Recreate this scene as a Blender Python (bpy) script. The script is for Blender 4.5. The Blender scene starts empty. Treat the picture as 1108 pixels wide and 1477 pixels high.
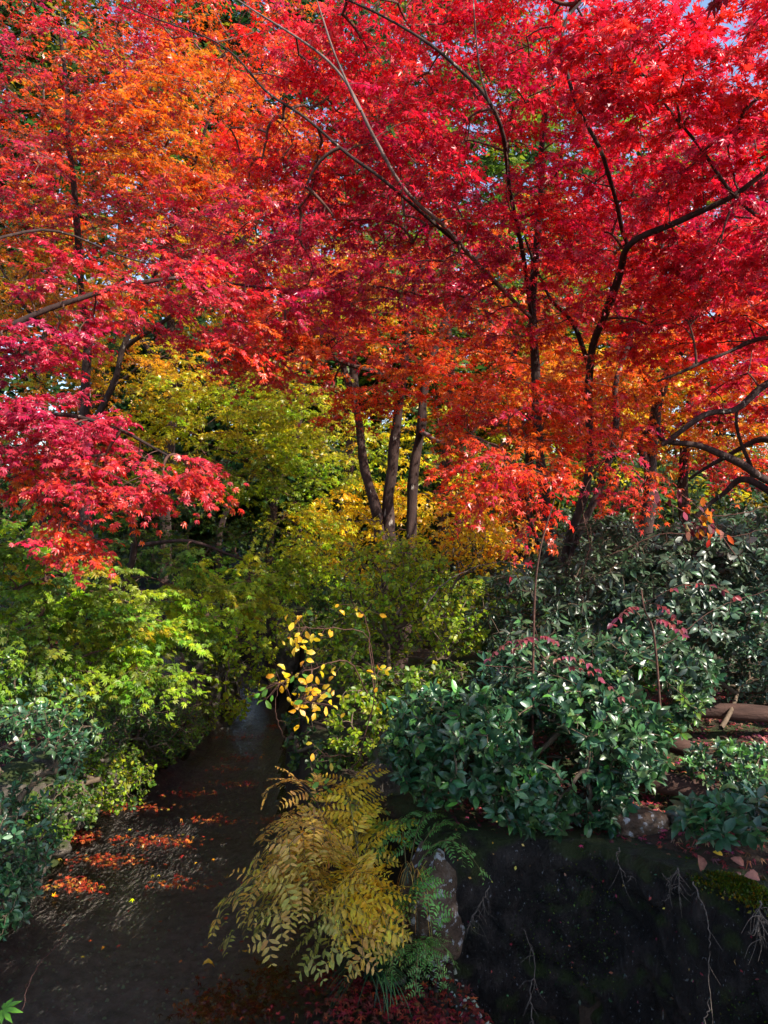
import bpy, math, random
import numpy as np

random.seed(7)
rng = np.random.default_rng(11)
sc = bpy.context.scene
COL = sc.collection

# ------------------------------------------------------------------ camera
F, W, H, HZ, CZ = 1095.0, 1108, 1477, 760.0, 2.6
cam = bpy.data.cameras.new("camera")
cam.sensor_fit = 'VERTICAL'
cam.sensor_height = 36.0
cam.lens = F / H * 36.0
cam.shift_y = (HZ - H / 2) / H
cam.clip_start = 0.05
cam.clip_end = 600
camo = bpy.data.objects.new("camera", cam)
camo.location = (0, 0, CZ)
camo.rotation_euler = (math.radians(90), 0, 0)
COL.objects.link(camo)
sc.camera = camo

# ------------------------------------------------------------------ sky, sun, exposure
SUN_EL, SUN_AZ = 40.0, 128.0          # azimuth clockwise from +Y (view direction)
world = bpy.data.worlds.new("World")
sc.world = world
world.use_nodes = True
nt = world.node_tree
bg = nt.nodes["Background"]
sky = nt.nodes.new("ShaderNodeTexSky")
sky.sky_type = 'NISHITA'
sky.sun_disc = False
sky.sun_elevation = math.radians(SUN_EL)
sky.sun_rotation = math.radians(SUN_AZ)
sky.air_density = 1.0
sky.dust_density = 0.6
nt.links.new(sky.outputs[0], bg.inputs[0])
bg.inputs[1].default_value = 0.15

sl = bpy.data.lights.new("sun", 'SUN')
sl.energy = 5.0
sl.angle = math.radians(0.6)
sl.color = (1.0, 0.93, 0.82)
so = bpy.data.objects.new("sun", sl)
el, az = math.radians(SUN_EL), math.radians(SUN_AZ)
to_sun = np.array([math.sin(az) * math.cos(el), math.cos(az) * math.cos(el), math.sin(el)])
from mathutils import Vector
so.rotation_euler = Vector(to_sun).to_track_quat('Z', 'Y').to_euler()
so.location = (8, -4, 14)
COL.objects.link(so)

sc.view_settings.view_transform = 'Standard'
sc.view_settings.look = 'None'
sc.view_settings.exposure = 1.1
sc.view_settings.gamma = 1.0
sc.view_settings.use_curve_mapping = False
sc.cycles.max_bounces = 7
sc.cycles.diffuse_bounces = 3
sc.cycles.transmission_bounces = 4
sc.cycles.transparent_max_bounces = 12
sc.cycles.caustics_reflective = False
sc.cycles.caustics_refractive = False
sc.cycles.sample_clamp_indirect = 6.0
sc.cycles.use_denoising = True

# ------------------------------------------------------------------ helpers
def A(*v): return np.array(v, dtype=float)

def at(px, py, d):
    """picture direction + distance along the view -> world point"""
    return A((px - W / 2) / F * d, d, CZ - (py - HZ) / F * d)

def nrm(v):
    n = np.linalg.norm(v, axis=-1, keepdims=True)
    return v / np.maximum(n, 1e-9)

def set_props(o, label=None, cat=None, group=None, kind=None):
    if label: o['label'] = label
    if cat: o['category'] = cat
    if group: o['group'] = group
    if kind: o['kind'] = kind
    return o

def thing(name, label, cat, loc, group=None):
    o = bpy.data.objects.new(name, None)
    o.empty_display_size = 0.1
    o.location = [float(x) for x in loc]
    COL.objects.link(o)
    return set_props(o, label, cat, group)

def mesh(name, V, loops, starts, mat, parent=None, col=None, smooth=False, loc=None):
    V = np.asarray(V, dtype=np.float64)
    org = np.zeros(3)
    if parent is not None: org = np.array(parent.get('_org', tuple(parent.location)))
    elif loc is not None: org = np.asarray(loc, float)
    me = bpy.data.meshes.new(name)
    me.vertices.add(len(V))
    me.vertices.foreach_set('co', (V - org).astype(np.float32).ravel())
    me.loops.add(len(loops))
    me.loops.foreach_set('vertex_index', np.asarray(loops, dtype=np.int32))
    me.polygons.add(len(starts))
    me.polygons.foreach_set('loop_start', np.asarray(starts, dtype=np.int32))
    if smooth:
        me.polygons.foreach_set('use_smooth', np.ones(len(starts), dtype=bool))
    if col is not None:
        ca = me.color_attributes.new('Col', 'FLOAT_COLOR', 'POINT')
        c4 = np.ones((len(V), 4), dtype=np.float32)
        c4[:, :3] = np.clip(col, 0, 1)
        ca.data.foreach_set('color', c4.ravel())
    me.update(calc_edges=True)
    me.validate()
    if mat is not None: me.materials.append(mat)
    o = bpy.data.objects.new(name, me)
    COL.objects.link(o)
    if parent is not None:
        o.parent = parent
    elif loc is not None:
        o.location = [float(x) for x in loc]
    return o

def quads(V, Q):
    Q = np.asarray(Q, dtype=np.int64)
    return V, Q.ravel(), np.arange(len(Q)) * Q.shape[1]

class Tubes:
    """collects tapered tubes into one mesh"""
    def __init__(self, sides=6):
        self.V, self.Q, self.n, self.s = [], [], 0, sides
    def batch(self, P, R, sides=None):
        s = sides or self.s
        P = np.asarray(P, float); R = np.asarray(R, float)
        T, n, _ = P.shape
        if T == 0: return
        D = np.gradient(P, axis=1)
        D = nrm(D)
        ref = np.where(np.abs(D[:, :1, 2:3]) > 0.9, A(1, 0, 0), A(0, 0, 1))
        X = nrm(np.cross(D, np.broadcast_to(ref, D.shape)))
        Y = np.cross(D, X)
        a = np.linspace(0, 2 * np.pi, s, endpoint=False)
        ring = P[:, :, None, :] + R[:, :, None, None] * (np.cos(a)[None, None, :, None] * X[:, :, None, :] + np.sin(a)[None, None, :, None] * Y[:, :, None, :])
        V = ring.reshape(-1, 3)
        t = np.arange(T)[:, None, None] * (n * s)
        i = np.arange(n - 1)[None, :, None] * s
        k = np.arange(s)[None, None, :]
        k2 = (k + 1) % s
        q = np.stack([t + i + k, t + i + k2, t + i + s + k2, t + i + s + k], -1).reshape(-1, 4) + self.n
        self.V.append(V); self.Q.append(q); self.n += len(V)
    def add(self, P, R, sides=None):
        P = np.asarray(P, float)
        R = np.broadcast_to(np.asarray(R, float), (len(P),))
        self.batch(P[None], R[None], sides)
    def build(self, name, mat, parent=None, loc=None, smooth=True):
        V = np.concatenate(self.V); Q = np.concatenate(self.Q)
        return mesh(name, *quads(V, Q), mat, parent, smooth=smooth, loc=loc)

def catmull(P, per=5):
    P = np.asarray(P, float)
    Q = np.vstack([2 * P[0] - P[1], P, 2 * P[-1] - P[-2]])
    out = []
    for i in range(1, len(Q) - 2):
        p0, p1, p2, p3 = Q[i - 1], Q[i], Q[i + 1], Q[i + 2]
        for t in np.linspace(0, 1, per, endpoint=False):
            out.append(0.5 * ((2 * p1) + (-p0 + p2) * t + (2 * p0 - 5 * p1 + 4 * p2 - p3) * t ** 2 + (-p0 + 3 * p1 - 3 * p2 + p3) * t ** 3))
    out.append(P[-1])
    return np.array(out)

def vnoise(P, scale, seed=0):
    """smooth pseudo noise from sines, in about -1..1"""
    r = np.random.default_rng(seed)
    out = np.zeros(P.shape[:-1])
    for k in range(6):
        w = r.normal(size=P.shape[-1]) * scale * (1 + 0.35 * k)
        out += np.sin(P @ w + r.uniform(0, 6.28)) / (1 + 0.5 * k)
    return out / 2.2

# ------------------------------------------------------------------ materials
def newmat(name):
    m = bpy.data.materials.new(name)
    m.use_nodes = True
    t = m.node_tree
    b = t.nodes["Principled BSDF"]
    return m, t, b, t.nodes["Material Output"]

def node(t, typ, **kw):
    n = t.nodes.new(typ)
    for k, v in kw.items():
        if k.startswith('i_'): n.inputs[k[2:].replace('_', ' ')].default_value = v
        else: setattr(n, k, v)
    return n

def leaf_mat(name, rough=0.45, trans=0.45, spec=0.4, gain=1.0):
    m, t, b, out = newmat(name)
    at_ = node(t, 'ShaderNodeAttribute', attribute_name='Col')
    nz = node(t, 'ShaderNodeTexNoise', i_Scale=55.0, i_Detail=3.0)
    geo = node(t, 'ShaderNodeTexCoord')
    t.links.new(geo.outputs['Object'], nz.inputs['Vector'])
    mp = node(t, 'ShaderNodeMapRange', i_From_Min=0.3, i_From_Max=0.7, i_To_Min=0.72, i_To_Max=1.2)
    t.links.new(nz.outputs[0], mp.inputs[0])
    mul = node(t, 'ShaderNodeVectorMath', operation='SCALE')
    t.links.new(at_.outputs['Color'], mul.inputs[0])
    t.links.new(mp.outputs[0], mul.inputs['Scale'])
    t.links.new(mul.outputs[0], b.inputs['Base Color'])
    b.inputs['Roughness'].default_value = rough
    b.inputs['Specular IOR Level'].default_value = spec
    tr = node(t, 'ShaderNodeBsdfTranslucent')
    g = node(t, 'ShaderNodeVectorMath', operation='SCALE')
    g.inputs['Scale'].default_value = gain
    t.links.new(mul.outputs[0], g.inputs[0])
    t.links.new(g.outputs[0], tr.inputs[0])
    mx = node(t, 'ShaderNodeMixShader')
    mx.inputs[0].default_value = trans
    t.links.new(b.outputs[0], mx.inputs[1])
    t.links.new(tr.outputs[0], mx.inputs[2])
    t.links.new(mx.outputs[0], out.inputs[0])
    return m

def rough_mat(name, stops, scale=4.0, detail=8.0, rough=0.9, bump=0.5, dist=0.02, moss=None, moss_lo=0.45, spots=None, stretch=(1, 1, 1)):
    m, t, b, out = newmat(name)
    tc = node(t, 'ShaderNodeTexCoord')
    mpg = node(t, 'ShaderNodeMapping')
    mpg.inputs['Scale'].default_value = stretch
    t.links.new(tc.outputs['Object'], mpg.inputs[0])
    nz = node(t, 'ShaderNodeTexNoise', i_Scale=scale, i_Detail=detail, i_Roughness=0.65)
    t.links.new(mpg.outputs[0], nz.inputs['Vector'])
    cr = node(t, 'ShaderNodeValToRGB')
    e = cr.color_ramp.elements
    while len(e) < len(stops): e.new(0.5)
    for k, (p, c) in enumerate(stops):
        e[k].position = p
        e[k].color = (*c, 1)
    t.links.new(nz.outputs[0], cr.inputs[0])
    colour = cr.outputs[0]
    if spots:
        vz = node(t, 'ShaderNodeTexNoise', i_Scale=scale * spots[1], i_Detail=4.0, i_Roughness=0.6)
        t.links.new(mpg.outputs[0], vz.inputs['Vector'])
        r2 = node(t, 'ShaderNodeMapRange', i_From_Min=spots[2], i_From_Max=spots[2] + 0.05)
        t.links.new(vz.outputs[0], r2.inputs[0])
        mm = node(t, 'ShaderNodeMixRGB')
        mm.inputs[2].default_value = (*spots[0], 1)
        t.links.new(r2.outputs[0], mm.inputs[0]); t.links.new(colour, mm.inputs[1])
        colour = mm.outputs[0]
    if moss:
        n2 = node(t, 'ShaderNodeTexNoise', i_Scale=scale * 0.7, i_Detail=6.0)
        t.links.new(tc.outputs['Object'], n2.inputs['Vector'])
        gn = node(t, 'ShaderNodeNewGeometry')
        sx = node(t, 'ShaderNodeSeparateXYZ')
        t.links.new(gn.outputs['Normal'], sx.inputs[0])
        ad = node(t, 'ShaderNodeMath', operation='MULTIPLY_ADD')
        ad.inputs[1].default_value = 0.22
        t.links.new(sx.outputs[2], ad.inputs[0]); t.links.new(n2.outputs[0], ad.inputs[2])
        r3 = node(t, 'ShaderNodeMapRange', i_From_Min=moss_lo, i_From_Max=moss_lo + 0.12)
        t.links.new(ad.outputs[0], r3.inputs[0])
        mm = node(t, 'ShaderNodeMixRGB')
        mm.inputs[2].default_value = (*moss, 1)
        t.links.new(r3.outputs[0], mm.inputs[0]); t.links.new(colour, mm.inputs[1])
        colour = mm.outputs[0]
    t.links.new(colour, b.inputs['Base Color'])
    b.inputs['Roughness'].default_value = rough
    b.inputs['Specular IOR Level'].default_value = 0.25
    bn = node(t, 'ShaderNodeTexNoise', i_Scale=scale * 3.2, i_Detail=9.0, i_Roughness=0.7)
    t.links.new(mpg.outputs[0], bn.inputs['Vector'])
    bp = node(t, 'ShaderNodeBump', i_Strength=bump, i_Distance=dist)
    t.links.new(bn.outputs[0], bp.inputs['Height'])
    t.links.new(bp.outputs[0], b.inputs['Normal'])
    return m

M_MAPLE = leaf_mat('maple_leaf', 0.34, 0.44, 0.65, 1.4)
M_SOFT = leaf_mat('soft_leaf', 0.42, 0.48, 0.5, 1.5)
M_GLOSS = leaf_mat('glossy_evergreen_leaf', 0.34, 0.2, 0.55, 1.3)
M_DRY = leaf_mat('dry_leaf', 0.7, 0.2, 0.2, 1.0)
M_WET = leaf_mat('wet_leaf', 0.3, 0.1, 0.5, 1.0)
M_BARK = rough_mat('maple_bark', [(0.3, (0.016, 0.009, 0.008)), (0.55, (0.045, 0.025, 0.021)), (0.8, (0.10, 0.065, 0.052))], 11, spots=((0.30, 0.26, 0.22), 1.6, 0.64), stretch=(1, 1, 0.35), bump=0.7)
M_BARKL = rough_mat('pale_and_lit_bark', [(0.3, (0.06, 0.036, 0.03)), (0.7, (0.24, 0.17, 0.15))], 16, stretch=(1, 1, 0.4))  # bark tone lightened to paint sunlight on branches; pale twigs share it
M_TWIG = rough_mat('twig_bark', [(0.3, (0.05, 0.02, 0.016)), (0.7, (0.15, 0.075, 0.055))], 25)
M_STEM = rough_mat('shrub_stem', [(0.3, (0.06, 0.04, 0.025)), (0.7, (0.17, 0.12, 0.08))], 20)
M_GSTEM = rough_mat('green_stem', [(0.3, (0.09, 0.08, 0.03)), (0.7, (0.18, 0.16, 0.06))], 20)
M_SOIL = rough_mat('forest_soil', [(0.25, (0.015, 0.010, 0.008)), (0.5, (0.045, 0.028, 0.018)), (0.75, (0.09, 0.055, 0.035))], 3.5, bump=1.0, dist=0.05, moss=(0.035, 0.05, 0.015), moss_lo=0.68)
M_BED = rough_mat('stream_bed', [(0.25, (0.12, 0.112, 0.11)), (0.5, (0.22, 0.205, 0.20)), (0.75, (0.32, 0.30, 0.29))], 14, bump=1.0, dist=0.03)
M_STONE = rough_mat('bank_stone', [(0.25, (0.03, 0.025, 0.02)), (0.5, (0.10, 0.082, 0.066)), (0.8, (0.24, 0.20, 0.165))], 7, bump=1.0, dist=0.05, moss=(0.045, 0.06, 0.015), moss_lo=0.55)
M_STONE2 = rough_mat('lichen_stone', [(0.3, (0.05, 0.03, 0.02)), (0.5, (0.14, 0.085, 0.055)), (0.75, (0.25, 0.2, 0.17))], 9, bump=1.0, dist=.06, spots=((0.5, 0.49, 0.5), 2.2, 0.57))
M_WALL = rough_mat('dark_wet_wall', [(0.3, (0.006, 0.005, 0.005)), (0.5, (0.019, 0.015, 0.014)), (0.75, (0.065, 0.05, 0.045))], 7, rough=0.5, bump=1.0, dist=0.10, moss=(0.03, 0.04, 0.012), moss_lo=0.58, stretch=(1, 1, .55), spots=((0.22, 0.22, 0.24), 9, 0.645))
M_LOG = rough_mat('rotting_log', [(0.3, (0.025, 0.013, 0.010)), (0.6, (0.08, 0.042, 0.032)), (0.85, (0.17, 0.10, 0.08))], 8, stretch=(0.2, 1, 1), bump=0.9)
M_MOSS = rough_mat('moss', [(0.3, (0.05, 0.07, 0.01)), (0.7, (0.13, 0.15, 0.03))], 60, bump=1.0)
M_ROOT = rough_mat('dry_root', [(0.3, (0.05, 0.035, 0.027)), (0.7, (0.19, 0.155, 0.13))], 40)

# ------------------------------------------------------------------ leaf templates (x across, y to the tip, z up)
def tmpl_maple(lobes=5):
    if lobes == 7:
        ang = [-118, -76, -38, 0, 38, 76, 118]; ln = [.42, .72, .93, 1.05, .93, .72, .42]
        sa = [-150, -97, -57, -19, 19, 57, 97, 150]; sr = [.10, .25, .31, .34, .34, .31, .25, .10]
        belly = 0.145
    elif lobes == 5:
        ang = [-104, -52, 0, 52, 104]; ln = [.6, .88, 1.05, .88, .6]
        sa = [-145, -78, -26, 26, 78, 145]; sr = [.13, .30, .36, .36, .30, .13]
        belly = 0
    else:
        ang = [-75, 0, 75]; ln = [.8, 1.05, .8]; sa = [-125, -37, 37, 125]; sr = [.22, .40, .40, .22]; belly = 0
    V = [(0, 0, 0)]; Fc = []
    for a, r in zip(sa, sr):
        V.append((r * math.sin(math.radians(a)), r * math.cos(math.radians(a)), 0.05))
    ns = len(sa)
    for i, (a, r) in enumerate(zip(ang, ln)):
        s, c = math.sin(math.radians(a)), math.cos(math.radians(a))
        tip = len(V); V.append((r * s, r * c, -0.28 * r * r))
        if belly:
            bl = len(V); V.append((.58 * r * s - belly * c, .58 * r * c + belly * s, -.05))
            br = len(V); V.append((.58 * r * s + belly * c, .58 * r * c - belly * s, -.05))
            Fc += [(0, 1 + i, bl, br), (0, br, 2 + i)] if False else [(0, 1 + i, bl, tip), (0, tip, br, 2 + i)]
        else:
            Fc.append((0, 1 + i, tip, 2 + i))
    return np.array(V), Fc

def tmpl_oval(w=0.25, fold=0.10, arch=0.18, belly=0.45):
    ys = [0, .12, belly, .76, 1.0]
    ws = [0.0, .55 * w, w, .68 * w, 0.0]
    V = []; Fc = []
    z = lambda y: -arch * (y - 0.35) ** 2 * 2.0
    for y in ys: V.append((0, y, z(y)))
    L = []; R = []
    for y, ww in list(zip(ys, ws))[1:4]:
        L.append(len(V)); V.append((-ww, y + .02, z(y) + fold * ww / w))
        R.append(len(V)); V.append((ww, y + .02, z(y) + fold * ww / w))
    Fc += [(0, 1, L[0]), (1, 2, L[1], L[0]), (2, 3, L[2], L[1]), (3, 4, L[2])]
    Fc += [(0, R[0], 1), (1, R[0], R[1], 2), (2, R[1], R[2], 3), (3, R[2], 4)]
    return np.array(V), Fc

def tmpl_diamond(w=0.3):
    V = np.array([(0, 0, 0), (w, .45, .08), (0, 1, -.1), (-w, .45, .08), (0, .45, 0)])
    return V, [(0, 1, 4), (4, 1, 2), (0, 4, 3), (4, 2, 3)]

T7, T5, T3 = tmpl_maple(7), tmpl_maple(5), tmpl_maple(3)
OV = tmpl_oval(0.24); OVW = tmpl_oval(0.33, .08, .15, .5); OVN = tmpl_oval(0.16, .06, .12, .4)
PIN = tmpl_oval(0.19, .03, .12, .38)
DIA = tmpl_diamond(0.3)

def leaves(name, P, Yd, Nn, S, C, tm, mat, parent=None, curl=0.8, smooth=False, loc=None):
    tv, tf = tm
    N = len(P); nv = len(tv)
    Y = nrm(Yd); X = nrm(np.cross(Y, Nn)); Z = np.cross(X, Y)
    cz = (1 + curl * rng.normal(size=(N, 1, 1)))
    wx = rng.uniform(.82, 1.12, size=(N, 1, 1))
    S = np.broadcast_to(S, (N,))
    V = P[:, None, :] + S[:, None, None] * (tv[None, :, 0:1] * X[:, None, :] * wx + tv[None, :, 1:2] * Y[:, None, :] + tv[None, :, 2:3] * Z[:, None, :] * cz)
    lp = np.concatenate([np.array(f) for f in tf])
    ln = np.array([len(f) for f in tf])
    st = np.concatenate([[0], np.cumsum(ln)[:-1]])
    L = (np.arange(N)[:, None] * nv + lp[None]).ravel()
    S0 = (np.arange(N)[:, None] * len(lp) + st[None]).ravel()
    return mesh(name, V.reshape(-1, 3), L, S0, mat, parent, col=np.repeat(C, nv, axis=0), smooth=smooth, loc=loc)

# ------------------------------------------------------------------ colours (real leaf colours, chosen leaf by leaf)
PAL = {
    'crimson': [(.46, .006, .045), (.58, .010, .032), (.30, .004, .045), (.66, .025, .055), (.40, .004, .065)],
    'scarlet': [(.72, .012, .012), (.78, .03, .015), (.62, .006, .02), (.70, .02, .05)],
    'pinkred': [(.54, .018, .07), (.46, .012, .065), (.58, .045, .08), (.52, .03, .03)],
    'redorange': [(.70, .05, .01), (.72, .10, .012), (.62, .02, .015), (.74, .14, .012)],
    'orange': [(.70, .15, .008), (.68, .08, .01), (.74, .24, .01), (.62, .04, .015)],
    'amber': [(.66, .28, .008), (.62, .20, .008), (.55, .30, .012), (.60, .12, .01)],
    'olive': [(.44, .34, .010), (.36, .33, .012), (.54, .36, .01), (.30, .30, .012)],
    'yellow': [(.70, .48, .010), (.74, .42, .008), (.60, .46, .015)],
    'yellowgreen': [(.42, .47, .014), (.32, .42, .014), (.54, .52, .014), (.24, .34, .014)],
    'green': [(.12, .22, .018), (.16, .26, .018), (.09, .17, .018), (.22, .30, .02)],
    'deepgreen': [(.03, .075, .018), (.045, .095, .022), (.025, .06, .02)],
    'bluegreen': [(.036, .11, .046), (.05, .14, .055), (.024, .075, .036), (.08, .17, .05), (.06, .085, .04)],
    'greygreen': [(.055, .10, .06), (.075, .13, .075), (.045, .07, .05), (.09, .13, .08)],
    'plumgreen': [(.05, .085, .05), (.075, .10, .055), (.065, .06, .045), (.07, .12, .06)],
    'freshgreen': [(.10, .26, .03), (.14, .32, .04)],
    'gold': [(.74, .44, .012), (.76, .50, .02), (.72, .34, .01), (.62, .46, .03)],
    'pinkleaf': [(.30, .06, .08), (.24, .05, .085), (.30, .08, .07)],
    'litter': [(.24, .03, .04), (.30, .06, .05), (.18, .03, .045), (.34, .16, .09), (.16, .08, .06), (.28, .05, .09)],
    'raft': [(.26, .035, .014), (.20, .02, .012), (.32, .065, .018), (.13, .016, .012), (.36, .14, .035)],
    'sunk': [(.16, .012, .014), (.11, .012, .012), (.20, .03, .015), (.10, .025, .015)],
    'fernbrown': [(.68, .43, .08), (.58, .32, .06), (.70, .46, .11), (.58, .42, .08)],
    'fernyellow': [(.74, .54, .03), (.76, .48, .03), (.64, .54, .04)],
    'fernolive': [(.50, .42, .07), (.54, .42, .09), (.40, .40, .07)],
    'ferngreen': [(.14, .34, .07), (.18, .38, .08), (.11, .28, .06)],
}

def pick(pal, n, jit=0.16):
    """pal: name or {name: weight}"""
    if isinstance(pal, str): pal = {pal: 1}
    cs, ws = [], []
    for k, w in pal.items():
        for c in PAL[k]: cs.append(c); ws.append(w / len(PAL[k]))
    ws = np.array(ws) / sum(ws)
    c = np.array(cs)[rng.choice(len(cs), size=n, p=ws)]
    return c * np.exp(rng.normal(size=(n, 3)) * A(jit * .7, jit * 1.3, jit)) * np.exp(rng.normal(size=(n, 1)) * jit)

# ------------------------------------------------------------------ terrain
STREAM = np.array([(-2.5, -6), (-2.55, 5.0), (-2.65, 6.4), (-2.5, 8), (-2.38, 10.5), (-2.3, 11.6), (-2.9, 13), (-3.6, 15), (-2.9, 15.4), (-1.9, 13.4), (-1.45, 12),
                   (-1.33, 10.5), (-1.15, 8.5), (-0.95, 7), (-0.55, 5.7), (-0.12, 4.95), (0.34, 4.62), (0.9, 4.5), (1.35, 4.38), (1.75, 4.02), (2.05, 3.6), (2.6, 2.9), (3.0, -6)])

def sdist(P):
    Vp = STREAM; n = len(Vp)
    d = np.full(len(P), 1e9); inside = np.zeros(len(P), bool)
    for i in range(n):
        a, b = Vp[i], Vp[(i + 1) % n]
        e = b - a; w = P - a
        t = np.clip((w @ e) / (e @ e), 0, 1)
        d = np.minimum(d, np.linalg.norm(w - t[:, None] * e, axis=1))
        c = ((a[1] > P[:, 1]) != (b[1] > P[:, 1])) & (P[:, 0] < (b[0] - a[0]) * (P[:, 1] - a[1]) / (b[1] - a[1] + 1e-12) + a[0])
        inside ^= c
    return np.where(inside, -d, d)

def sstep(x, a, b):
    t = np.clip((x - a) / (b - a), 0, 1)
    return t * t * (3 - 2 * t)

def ground_z(P):
    P = np.atleast_2d(np.asarray(P, float))[:, :2]
    s = sdist(P)
    left = sstep(-P[:, 0], 1.9, 2.3) * (P[:, 1] < 14)
    hr = 0.74 * sstep(s, 0.02, 0.24) + 0.10 * np.clip(s - 0.2, 0, 4) + 0.035 * np.clip(s - 4, 0, 60)
    hl = 0.55 * sstep(s, 0.0, 0.4) + 0.26 * np.clip(s - 0.3, 0, 3.2) + 0.05 * np.clip(s - 3, 0, 60)
    h = hr * (1 - left) + hl * left
    h += 0.10 * np.clip(P[:, 1] - 13, 0, 30) * (s > 0)
    h += sstep(s, 0, .6) * (0.05 * vnoise(P, 1.3, 3) + 0.02 * vnoise(P, 5, 4))
    bed = -0.16 - 0.10 * sstep(-s, 0, 1.0) + 0.03 * vnoise(P, 3, 5)
    bed = np.where(s > -0.25, bed * sstep(-s, -0.0, .25) - 0.05, bed)
    bed = np.minimum(bed, -0.05)
    lx = P[:, 0] - (.36 + .35 * np.clip(4.4 - P[:, 1], 0, 9)) + .03 * vnoise(P, 6, 8)
    bed = bed + (0.035 - bed) * sstep(lx, -.30, -.02) * (P[:, 1] < 4.75)
    bed = bed + (-1.35 - bed) * sstep(lx, .03, .16) * (P[:, 1] < 4.75)
    return np.where(s > 0, h - 0.05, bed)

def axis(segs):
    out = []
    for a, b, n in segs: out.append(np.linspace(a, b, n, endpoint=False))
    return np.concatenate(out + [[segs[-1][1]]])
gx = axis([(-160, -20, 14), (-20, -5, 30), (-5, 5, 200), (5, 20, 30), (20, 160, 14)])
gy = axis([(-60, -4, 10), (-4, 2, 20), (2, 8, 130), (8, 16, 90), (16, 40, 40), (40, 240, 14)])
GX, GY = np.meshgrid(gx, gy)
GP = np.stack([GX.ravel(), GY.ravel()], 1)
GV = np.column_stack([GP, ground_z(GP)])
nx, ny = len(gx), len(gy)
ii, jj = np.meshgrid(np.arange(nx - 1), np.arange(ny - 1))
q0 = (jj * nx + ii).ravel()
GQ = np.stack([q0, q0 + 1, q0 + nx + 1, q0 + nx], 1)
go = mesh('ground', *quads(GV, GQ), M_SOIL, smooth=True)
go.data.materials.append(M_BED)
fc = GV[GQ].mean(1)
go.data.polygons.foreach_set('material_index', ((sdist(fc[:, :2]) < -.02) & (fc[:, 2] < -.02)).astype(np.int32))
set_props(go, 'dark leaf strewn soil of the stream banks', 'ground', kind='structure')

# water
m, t, b, out = newmat('stream_water')
tc = node(t, 'ShaderNodeTexCoord')
mpg = node(t, 'ShaderNodeMapping'); mpg.inputs['Scale'].default_value = (1.0, 0.55, 1)
t.links.new(tc.outputs['Object'], mpg.inputs[0])
n1 = node(t, 'ShaderNodeTexNoise', i_Scale=9.0, i_Detail=4.0, i_Distortion=0.8)
t.links.new(mpg.outputs[0], n1.inputs['Vector'])
n2 = node(t, 'ShaderNodeTexNoise', i_Scale=34.0, i_Detail=4.0)
t.links.new(mpg.outputs[0], n2.inputs['Vector'])
add = node(t, 'ShaderNodeMath', operation='MULTIPLY_ADD'); add.inputs[1].default_value = 0.55
t.links.new(n2.outputs[0], add.inputs[0]); t.links.new(n1.outputs[0], add.inputs[2])
bp = node(t, 'ShaderNodeBump', i_Strength=0.45, i_Distance=0.03)
t.links.new(add.outputs[0], bp.inputs['Height'])
fr = node(t, 'ShaderNodeFresnel', i_IOR=1.42); t.links.new(bp.outputs[0], fr.inputs['Normal'])
gl = node(t, 'ShaderNodeBsdfGlossy', i_Roughness=0.03); t.links.new(bp.outputs[0], gl.inputs['Normal'])
tp = node(t, 'ShaderNodeBsdfTransparent'); tp.inputs[0].default_value = (0.86, 0.83, 0.79, 1)
mx = node(t, 'ShaderNodeMixShader')
t.links.new(fr.outputs[0], mx.inputs[0]); t.links.new(tp.outputs[0], mx.inputs[1]); t.links.new(gl.outputs[0], mx.inputs[2])
t.links.new(mx.outputs[0], out.inputs[0])
t.nodes.remove(b)
M_WATER = m
wv = np.array([(-4.2, -6, 0), (3.99, -6, 0), (.34, 4.4, 0), (.34, 5.2, 0), (.34, 16, 0), (-4.2, 16, 0)], float)
set_props(mesh('stream_water', wv, [0, 1, 2, 3, 4, 5], [0], M_WATER), 'shallow dark rippled stream water', 'water', kind='structure')
wv = np.array([(.3, -6, -1.0), (6, -6, -1.0), (6, 5, -1.0), (.3, 5, -1.0)], float)
set_props(mesh('lower_pool_water', *quads(wv, [(0, 1, 2, 3)]), M_WATER), 'dark still water at the foot of the retaining wall', 'water', kind='structure')

# gravel of the bed
n = 16000
gp = np.column_stack([rng.uniform(-2.7, 1.2, n), 3.0 + 9 * rng.uniform(0, 1, n) ** 1.6])
gp = gp[sdist(gp) < -0.02]
pc = pick({'greygreen': 1}, len(gp)) * 1.2 + A(.17, .155, .15)
oct_ = (np.array([(-.5, 0, 0), (.0, -.42, .05), (.5, .05, 0), (.05, .45, .05), (0, 0, .32)]), [(0, 1, 4), (1, 2, 4), (2, 3, 4), (3, 0, 4)])
a = rng.uniform(0, 6.28, len(gp))
set_props(leaves('bed_gravel', np.column_stack([gp, ground_z(gp) - .004]), np.column_stack([np.cos(a), np.sin(a), a * 0]), np.tile(A(0, 0, 1.), (len(gp), 1)) + rng.normal(size=(len(gp), 3)) * .15,
       rng.uniform(.012, .04, len(gp)), pc, oct_, M_DRY, smooth=False), 'small pebbles on the stream bed', 'gravel', kind='stuff')

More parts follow.
